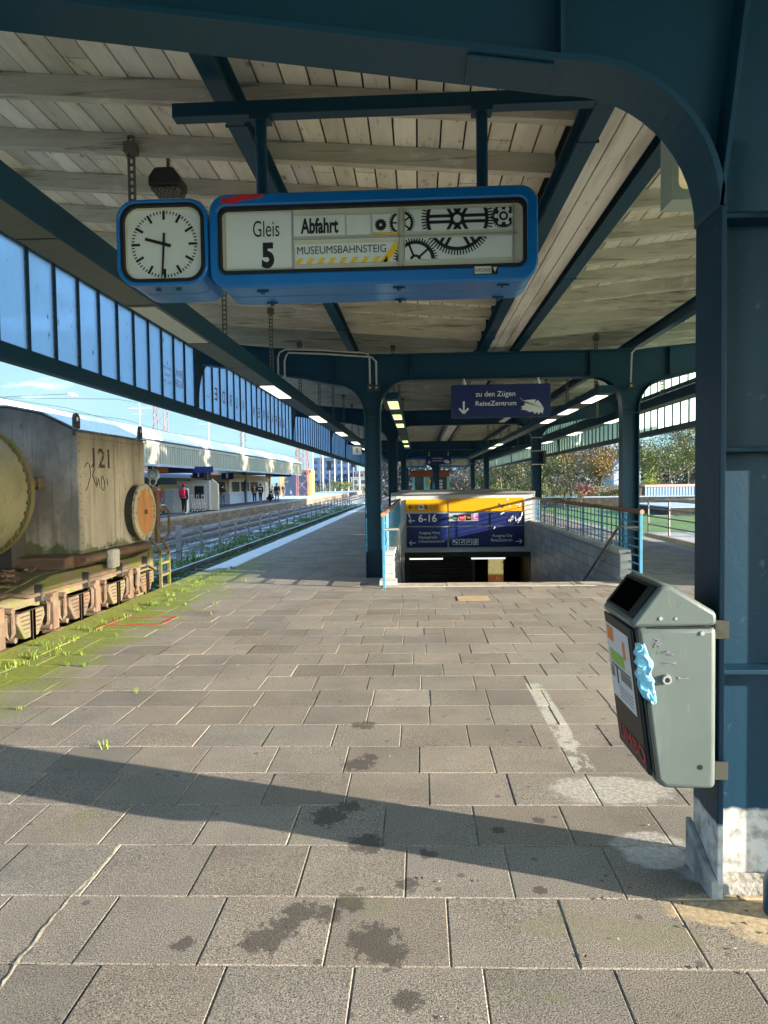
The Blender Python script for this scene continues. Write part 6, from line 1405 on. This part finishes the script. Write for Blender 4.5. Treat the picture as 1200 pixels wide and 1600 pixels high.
B_ = [('dark evergreen bush right of the container top', 33.0, 80, 4.6, 6.5, 'dark', 21, 4500, .22), ('yellow green bush at the foot of the large green tree', 24.6, 76.5, 3.6, 2.6, 'lime', 22, 1600, .2), ('green autumn shrub right of the pink sapling', 17.8, 70, 2.6, 5.0, 'olive', 23, 3000, .18), ('dull green shrub left of the bare sapling', 13.2, 74, 3.0, 4.6, 'olive', 24, 2600, .2), ('small dark shrub under the amber tree', 21.4, 78, 2.8, 3.4, 'green', 25, 2000, .18), ('brownish shrub before the brown shed', 20.0, 73, 1.8, 3.0, 'amber', 26, 1400, .16), ('low yellowish shrub by the far columns', 9.6, 78, 2.6, 4.0, 'lime', 27, 1800, .2), ('thick olive shrub filling the gap at the second right column', 11.2, 72, 3.2, 4.0, 'olive', 28, 2400, .2)]
for l, x, y, h, cw, m, s, n, lf in B_: tree(l, x, y, h, cw, LM[m], s, n, lf, trunk=.07, low=.02, cat='bush', name='bush')
tree('thin bare sapling with pale yellow twigs standing on the meadow', 11.9, 58, 4.0, 2.2, LM['amber'], 41, 260, .16, trunk=.06, low=.3, cat='sapling', name='sapling')
tree('small pinkish red sapling right of the bare one', 14.3, 63, 2.7, 2.2, LM['rust'], 42, 1300, .17, trunk=.05, low=.25, cat='sapling', name='sapling')
tree('round green bush at the end of the far left platform', -17.5, 155, 4.2, 6, LM['green'], 43, 1800, .35, trunk=.1, low=.02, cat='bush', name='bush')
t = thing('white_house', 'white blue house glimpsed between the trees left of the first right column', 'house', (30, 105, -.8))
b = MB(); b.box(28.4, 104, -.8, 32.2, 110, 3.2); b.build('wall', mat('bluish_white_wall', (.42,.48,.62,1), .7), t); b = MB(); b.prism([(28,3.2),(32.6,3.2),(30.3,5.4)], 'Y', 103.7, 110); b.build('roof', SNOW, t)
# wooded backdrop far right and left: one mass
def wood(name, lbl, spots, lm, seed, leaf=.5):
    rd = random.Random(seed); V = []; F = []
    for (x, y, w, h, n) in spots:
        for _ in range(n):
            px, py = x+rd.uniform(-w, w)/1, y+rd.uniform(-5, 5); top = h*(.6+.4*mnoise.noise((px*.22, py*.1, seed))); pz = -.9+top*rd.random()**.7
            a = Vector((rd.gauss(0,1), rd.gauss(0,1), rd.gauss(0,1))).normalized(); c_ = a.cross(Vector((.3,.2,1))).normalized(); l = leaf*rd.uniform(.5, 1.3); p = Vector((px, py, pz)); o = len(V)
            V += [p, p+a*l*.5+c_*l*.28, p+a*l, p+a*l*.5-c_*l*.28]; F.append((o, o+1, o+2, o+3))
    b = MB(); b.add(V, F); tag(b.build(name, lm, None, kind='stuff'), lbl, 'wood')
wood('far_wood', 'hazy grey brown wood behind the right hand trees', [(27, 132, 34, 13, 30000)], leafmat('far_twigs', (.13,.125,.12,1), (.19,.16,.12,1), (.10,.11,.10,1)), 3, .75)
wood('far_scrub', 'low scrub along the far end of the left tracks', [(-12, 215, 26, 3, 4000), (-40, 180, 18, 4, 3000)], leafmat('far_scrub_leaves', (.09,.10,.06,1), (.15,.14,.09,1), (.07,.075,.05,1)), 4, .6)
# ------------------------------------------------------------------ people on the other platform
SKIN = mat('skin', (.42,.26,.19,1), .6)
CL = {}
def cloth(n, c):
    if n not in CL: CL[n] = mat(n, c, .85)
    return CL[n]
def skin_mesh(verts, edges, root, m, name, parent, sub=1):
    """grow one continuous surface over a joint skeleton: verts {key: (co, radius)}"""
    keys = list(verts); idx = {k: i for i, k in enumerate(keys)}
    me = bpy.data.meshes.new(name); me.from_pydata([verts[k][0] for k in keys], [(idx[a], idx[b]) for a, b in edges], [])
    o = bpy.data.objects.new(name, me); COL.objects.link(o)
    sk = o.modifiers.new('skin', 'SKIN'); sk.use_smooth_shade = True
    if not me.skin_vertices: me.attributes.new('skin', 'FLOAT', 'POINT')
    ly = me.skin_vertices[0].data
    for k, i in idx.items():
        r = verts[k][1]; ly[i].radius = r if isinstance(r, tuple) else (r, r); ly[i].use_root = (k == root)
    ss = o.modifiers.new('sub', 'SUBSURF'); ss.levels = sub; ss.render_levels = sub
    dg = bpy.context.evaluated_depsgraph_get(); m2 = bpy.data.meshes.new_from_object(o.evaluated_get(dg))
    bpy.data.objects.remove(o); bpy.data.meshes.remove(me)
    m2.materials.clear(); m2.materials.append(m); m2.polygons.foreach_set('use_smooth', [True]*len(m2.polygons))
    q = bpy.data.objects.new(name, m2); COL.objects.link(q); q.parent = parent; return q
def person(lbl, x, y, rz, coat, trousers, h=1.72, armL=(.05, 0), armR=(.05, 0), stride=.05, longcoat=0, hood=None, hat=None, shoes=None, crouch=False, skirt=False):
    """faces local -Y; arms: (forward reach of the hand, how far the elbow bends)"""
    t = thing('person', lbl, 'person', (x, y, 0), 'people waiting on the neighbouring platform'); t.rotation_euler = (0, 0, rz); k = h/1.72
    V = {}; E_ = []
    if not crouch: P = dict(pelvis=(0,0,.93), belly=(0,0,1.08), chest=(0,.01,1.28), sho=(0,.01,1.42), neck=(0,0,1.49), jaw=(0,-.01,1.555), head=(0,0,1.63), crown=(0,.005,1.70))
    else: P = dict(pelvis=(0,.10,.33), belly=(0,.06,.47), chest=(0,-.06,.64), sho=(0,-.13,.76), neck=(0,-.18,.82), jaw=(0,-.23,.87), head=(0,-.24,.95), crown=(0,-.23,1.02))
    Rr = dict(pelvis=(.145,.105), belly=(.135,.10), chest=(.165,.11), sho=(.12,.085), neck=.052, jaw=.068, head=(.078,.092), crown=.055)
    for q in P: V[q] = (P[q], Rr[q])
    ch = list(P); E_ += list(zip(ch, ch[1:]))
    V['nose'] = (tuple(Vector(P['head'])+Vector((0,-.095,-.02))), .014); E_.append(('head', 'nose'))
    arms = {}
    for s, nm, a in ((1, 'L', armL), (-1, 'R', armR)):
        z0 = P['sho'][2]; y0 = P['sho'][1]
        pts = [(s*.175, y0, z0-.03), (s*.22, y0+.03-a[1]*.10, z0-.30), (s*(.20-a[1]*.12), y0-.03-a[0]-a[1]*.16, z0-.55+a[1]*.30)]
        if crouch: pts = [(s*.175, y0, z0-.03), (s*.22, y0-.12, z0-.26), (s*.16, y0-.30, z0-.40)]
        for i, (p, r) in enumerate(zip(pts, (.062, .045, .032))): V['a%s%d' % (nm, i)] = (p, r)
        d = (Vector(pts[2])-Vector(pts[1])).normalized(); w = Vector(pts[2]); V['palm'+nm] = (tuple(w+d*.055), (.036, .02))
        E_ += [('sho', 'a%s0' % nm), ('a%s0' % nm, 'a%s1' % nm), ('a%s1' % nm, 'a%s2' % nm), ('a%s2' % nm, 'palm'+nm)]; arms[nm] = (w, d, s)
    legs = {}
    for s, nm in ((1, 'L'), (-1, 'R')):
        f = s*stride
        pts = [(s*.09, 0, .86), (s*.10, -f*.6-.01, .49), (s*.105, -f, .09), (s*.115, -f-.13, .04)]
        if crouch: pts = [(s*.10, .08, .33), (s*.16, -.30, .46), (s*.14, -.02, .10), (s*.15, -.17, .04)]
        for i, (p, r) in enumerate(zip(pts, (.085, .058, .042, .038))): V['l%s%d' % (nm, i)] = (p, r)
        E_ += [('pelvis', 'l%s0' % nm)]+[('l%s%d' % (nm, i), 'l%s%d' % (nm, i+1)) for i in range(3)]
    V = {q: (tuple(c*k for c in v[0]), tuple(c*k for c in v[1]) if isinstance(v[1], tuple) else v[1]*k) for q, v in V.items()}
    body = skin_mesh(V, E_, 'pelvis', SKIN, 'body', t)
    # five fingers on each hand, welded into the body mesh
    bm = bmesh.new(); bm.from_mesh(body.data)
    for nm, (w, d, s) in arms.items():
        side = d.cross(Vector((0, 1, 0))); side = side.normalized() if side.length > .1 else Vector((1, 0, 0)); cu = d.cross(side).normalized()
        for i in range(5):
            o_ = (i-1.5)*.019 if i < 4 else .045; L_ = (.062, .072, .068, .052, .05)[i]; st = w+d*(.085 if i < 4 else .04)+side*o_; dd = d if i < 4 else (d+side*.7).normalized()
            pts = [st, st+dd*L_*.5+cu*.004, st+dd*L_*.85+cu*.018]; tb = MB(); tb.tube([p*k for p in pts], [.009*k, .008*k, .006*k], 5)
            vs = [bm.verts.new(v) for v in tb.v]
            for f in tb.f: bm.faces.new([vs[j] for j in f])
    bm.to_mesh(body.data); bm.free()
    def sub(keys, grow, name, m, ends=()):
        vv = {q: (V[q][0], tuple(c+grow for c in V[q][1]) if isinstance(V[q][1], tuple) else V[q][1]+grow) for q in keys}
        return skin_mesh(vv, [e for e in E_ if e[0] in vv and e[1] in vv], keys[0], m, name, t)
    leg = ['pelvis']+['l%s%d' % (n_, i) for n_ in 'LR' for i in range(3)]
    sub(leg, .014, 'trousers', cloth(*trousers))
    for n_ in 'LR':
        a, b_ = Vector(V['l%s2' % n_][0]), Vector(V['l%s3' % n_][0]); bb = {'heel': (tuple(a+Vector((0, .04, -.045))), .042*k), 'toe': (tuple(b_+Vector((0, 0, -.003))), .045*k)}
        skin_mesh(bb, [('heel', 'toe')], 'heel', cloth(*(shoes or ('black_shoes', lin(.012)))), 'shoe', t)
    sub(['pelvis', 'belly', 'chest', 'sho']+['a%s%d' % (n_, i) for n_ in 'LR' for i in range(3)], .022, 'coat', cloth(*coat))
    if longcoat:
        b = MB(); z1 = .98*k; b.lathe((0, 0, 0), 'Z', [(z1, .17*k), (.80*k, .20*k), (z1-longcoat, .23*k)], 14); o = b.build('coat_skirt', cloth(*coat), None, smooth=True); o.parent = t
    hc = Vector(V['head'][0])
    b = MB(); prof = [(-.115, .03), (-.10, .075), (-.03, .102), (.04, .100), (.085, .07), (.105, .02)]
    if hood: b.lathe(hc+Vector((0, .022, .0)), 'Z', prof, 14); o = b.build('hood', cloth(*hood), None, smooth=True)
    else: b.lathe(hc+Vector((0, .020, .025)), 'Z', [(-.06, .06), (-.02, .088), (.04, .088), (.075, .06), (.09, .02)], 14); o = b.build('hair', cloth('dark_hair', (.02,.015,.012,1)), None, smooth=True)
    o.parent = t
    if hat: b = MB(); b.lathe(hc+Vector((0, .0, .05)), 'Z', [(.0, .105), (.03, .105), (.08, .085), (.10, .03)], 14); o = b.build('hat', cloth(*hat), None, smooth=True); o.parent = t
    b = MB()
    for s in (-1, 1): b.lathe(hc+Vector((s*.03, -.092, .012)), 'Y', [(-.006, .009), (.004, .011)], 8)
    o = b.build('eyes', M['black'], None); o.parent = t
    b = MB(); b.box(hc.x-.025, hc.y-.088, hc.z-.068, hc.x+.025, hc.y-.075, hc.z-.060); o = b.build('mouth', cloth('lips', (.28,.10,.09,1)), None); o.parent = t
    return t, V
def extra(t, b, name, m): o = b.build(name, m, None, bevel=.02, smooth=True); o.parent = t; return o
BLK = ('black_coat', lin(.014)); DBL = ('dark_navy_coat', (.015,.018,.03,1)); JEA = ('blue_jeans', (.07,.12,.22,1)); BTR = ('black_trousers', lin(.012))
t, V = person('person in a maroon coat and dark cap standing beside the grey cabinet', -14.75, 39.2, R(70), ('maroon_coat', (.16,.018,.035,1)), ('grey_trousers', lin(.15)), longcoat=.22, hat=('dark_cap', lin(.02)), armL=(.1, .1), shoes=('black_boots', lin(.012)))
t, V = person('person in black with a bright red backpack and red cap, seen from behind', -13.65, 40.4, R(170), BLK, BTR, 1.68, hat=('red_cap', (.6,.02,.05,1)), shoes=('white_shoes', lin(.7)))
b = MB(); b.box(-.17, .13, 1.0, .17, .30, 1.42); e = extra(t, b, 'backpack', cloth('red_backpack', (.65,.02,.07,1))); b = MB(); b.box(-.12, .30, 1.02, .12, .35, 1.22); o = b.build('front_pocket', cloth('red_backpack2', (.5,.02,.06,1)), None, bevel=.02); o.parent = e
b = MB(); b.box(-.04, -.1, .02, .08, .02, .22); tag(extra(t, b, 'shopping_bag', cloth('yellow_bag', (.75,.68,.05,1))), '', '') if False else extra(t, b, 'ankle_bag', cloth('yellow_bag', (.75,.68,.05,1)))
person('person in dark jacket and blue jeans leaning by the grey canopy column', -15.45, 49.6, R(75), DBL, JEA, 1.74, armL=(.12, .6), armR=(.1, .4), stride=.10)
person('hooded person in black jacket and jeans standing before the kiosk corner', -16.3, 58.0, R(60), BLK, JEA, 1.74, armL=(.1, .8), hood=BLK)
t, V = person('person in black jacket open over a tan top, left one of the close pair', -14.85, 63.2, R(10), BLK, BTR, 1.68, stride=.09, armL=(.05, .5))
b = MB(); b.box(-.07, -.165, 1.02, .07, -.10, 1.40); extra(t, b, 'tan_top', cloth('tan_top', (.45,.27,.17,1)))
t, V = person('hooded person in black jacket with a white chest band, right one of the close pair', -14.35, 63.4, R(-10), BLK, BTR, 1.75, hood=BLK, stride=.08, armR=(.05, .4))
b = MB(); b.box(-.16, -.168, 1.20, .16, -.09, 1.32); extra(t, b, 'white_band', cloth('white_band', lin(.75)))
person('person in dark clothes crouching low on the ground beside the pair', -14.1, 66.0, R(80), ('dark_green_coat', (.012,.02,.022,1)), BTR, 1.74, crouch=True, hood=BLK)
person('person in black coat and dark jeans standing alone near the platform edge', -13.25, 65.4, R(20), DBL, ('dark_jeans', (.03,.05,.09,1)), 1.78, armL=(.1, .7), stride=.06)
person('farthest person in a brown grey coat on the frosted end of the platform', -17.0, 88, R(160), ('brown_grey_coat', (.10,.075,.07,1)), ('grey_jeans', (.10,.12,.16,1)), 1.74, stride=.09)
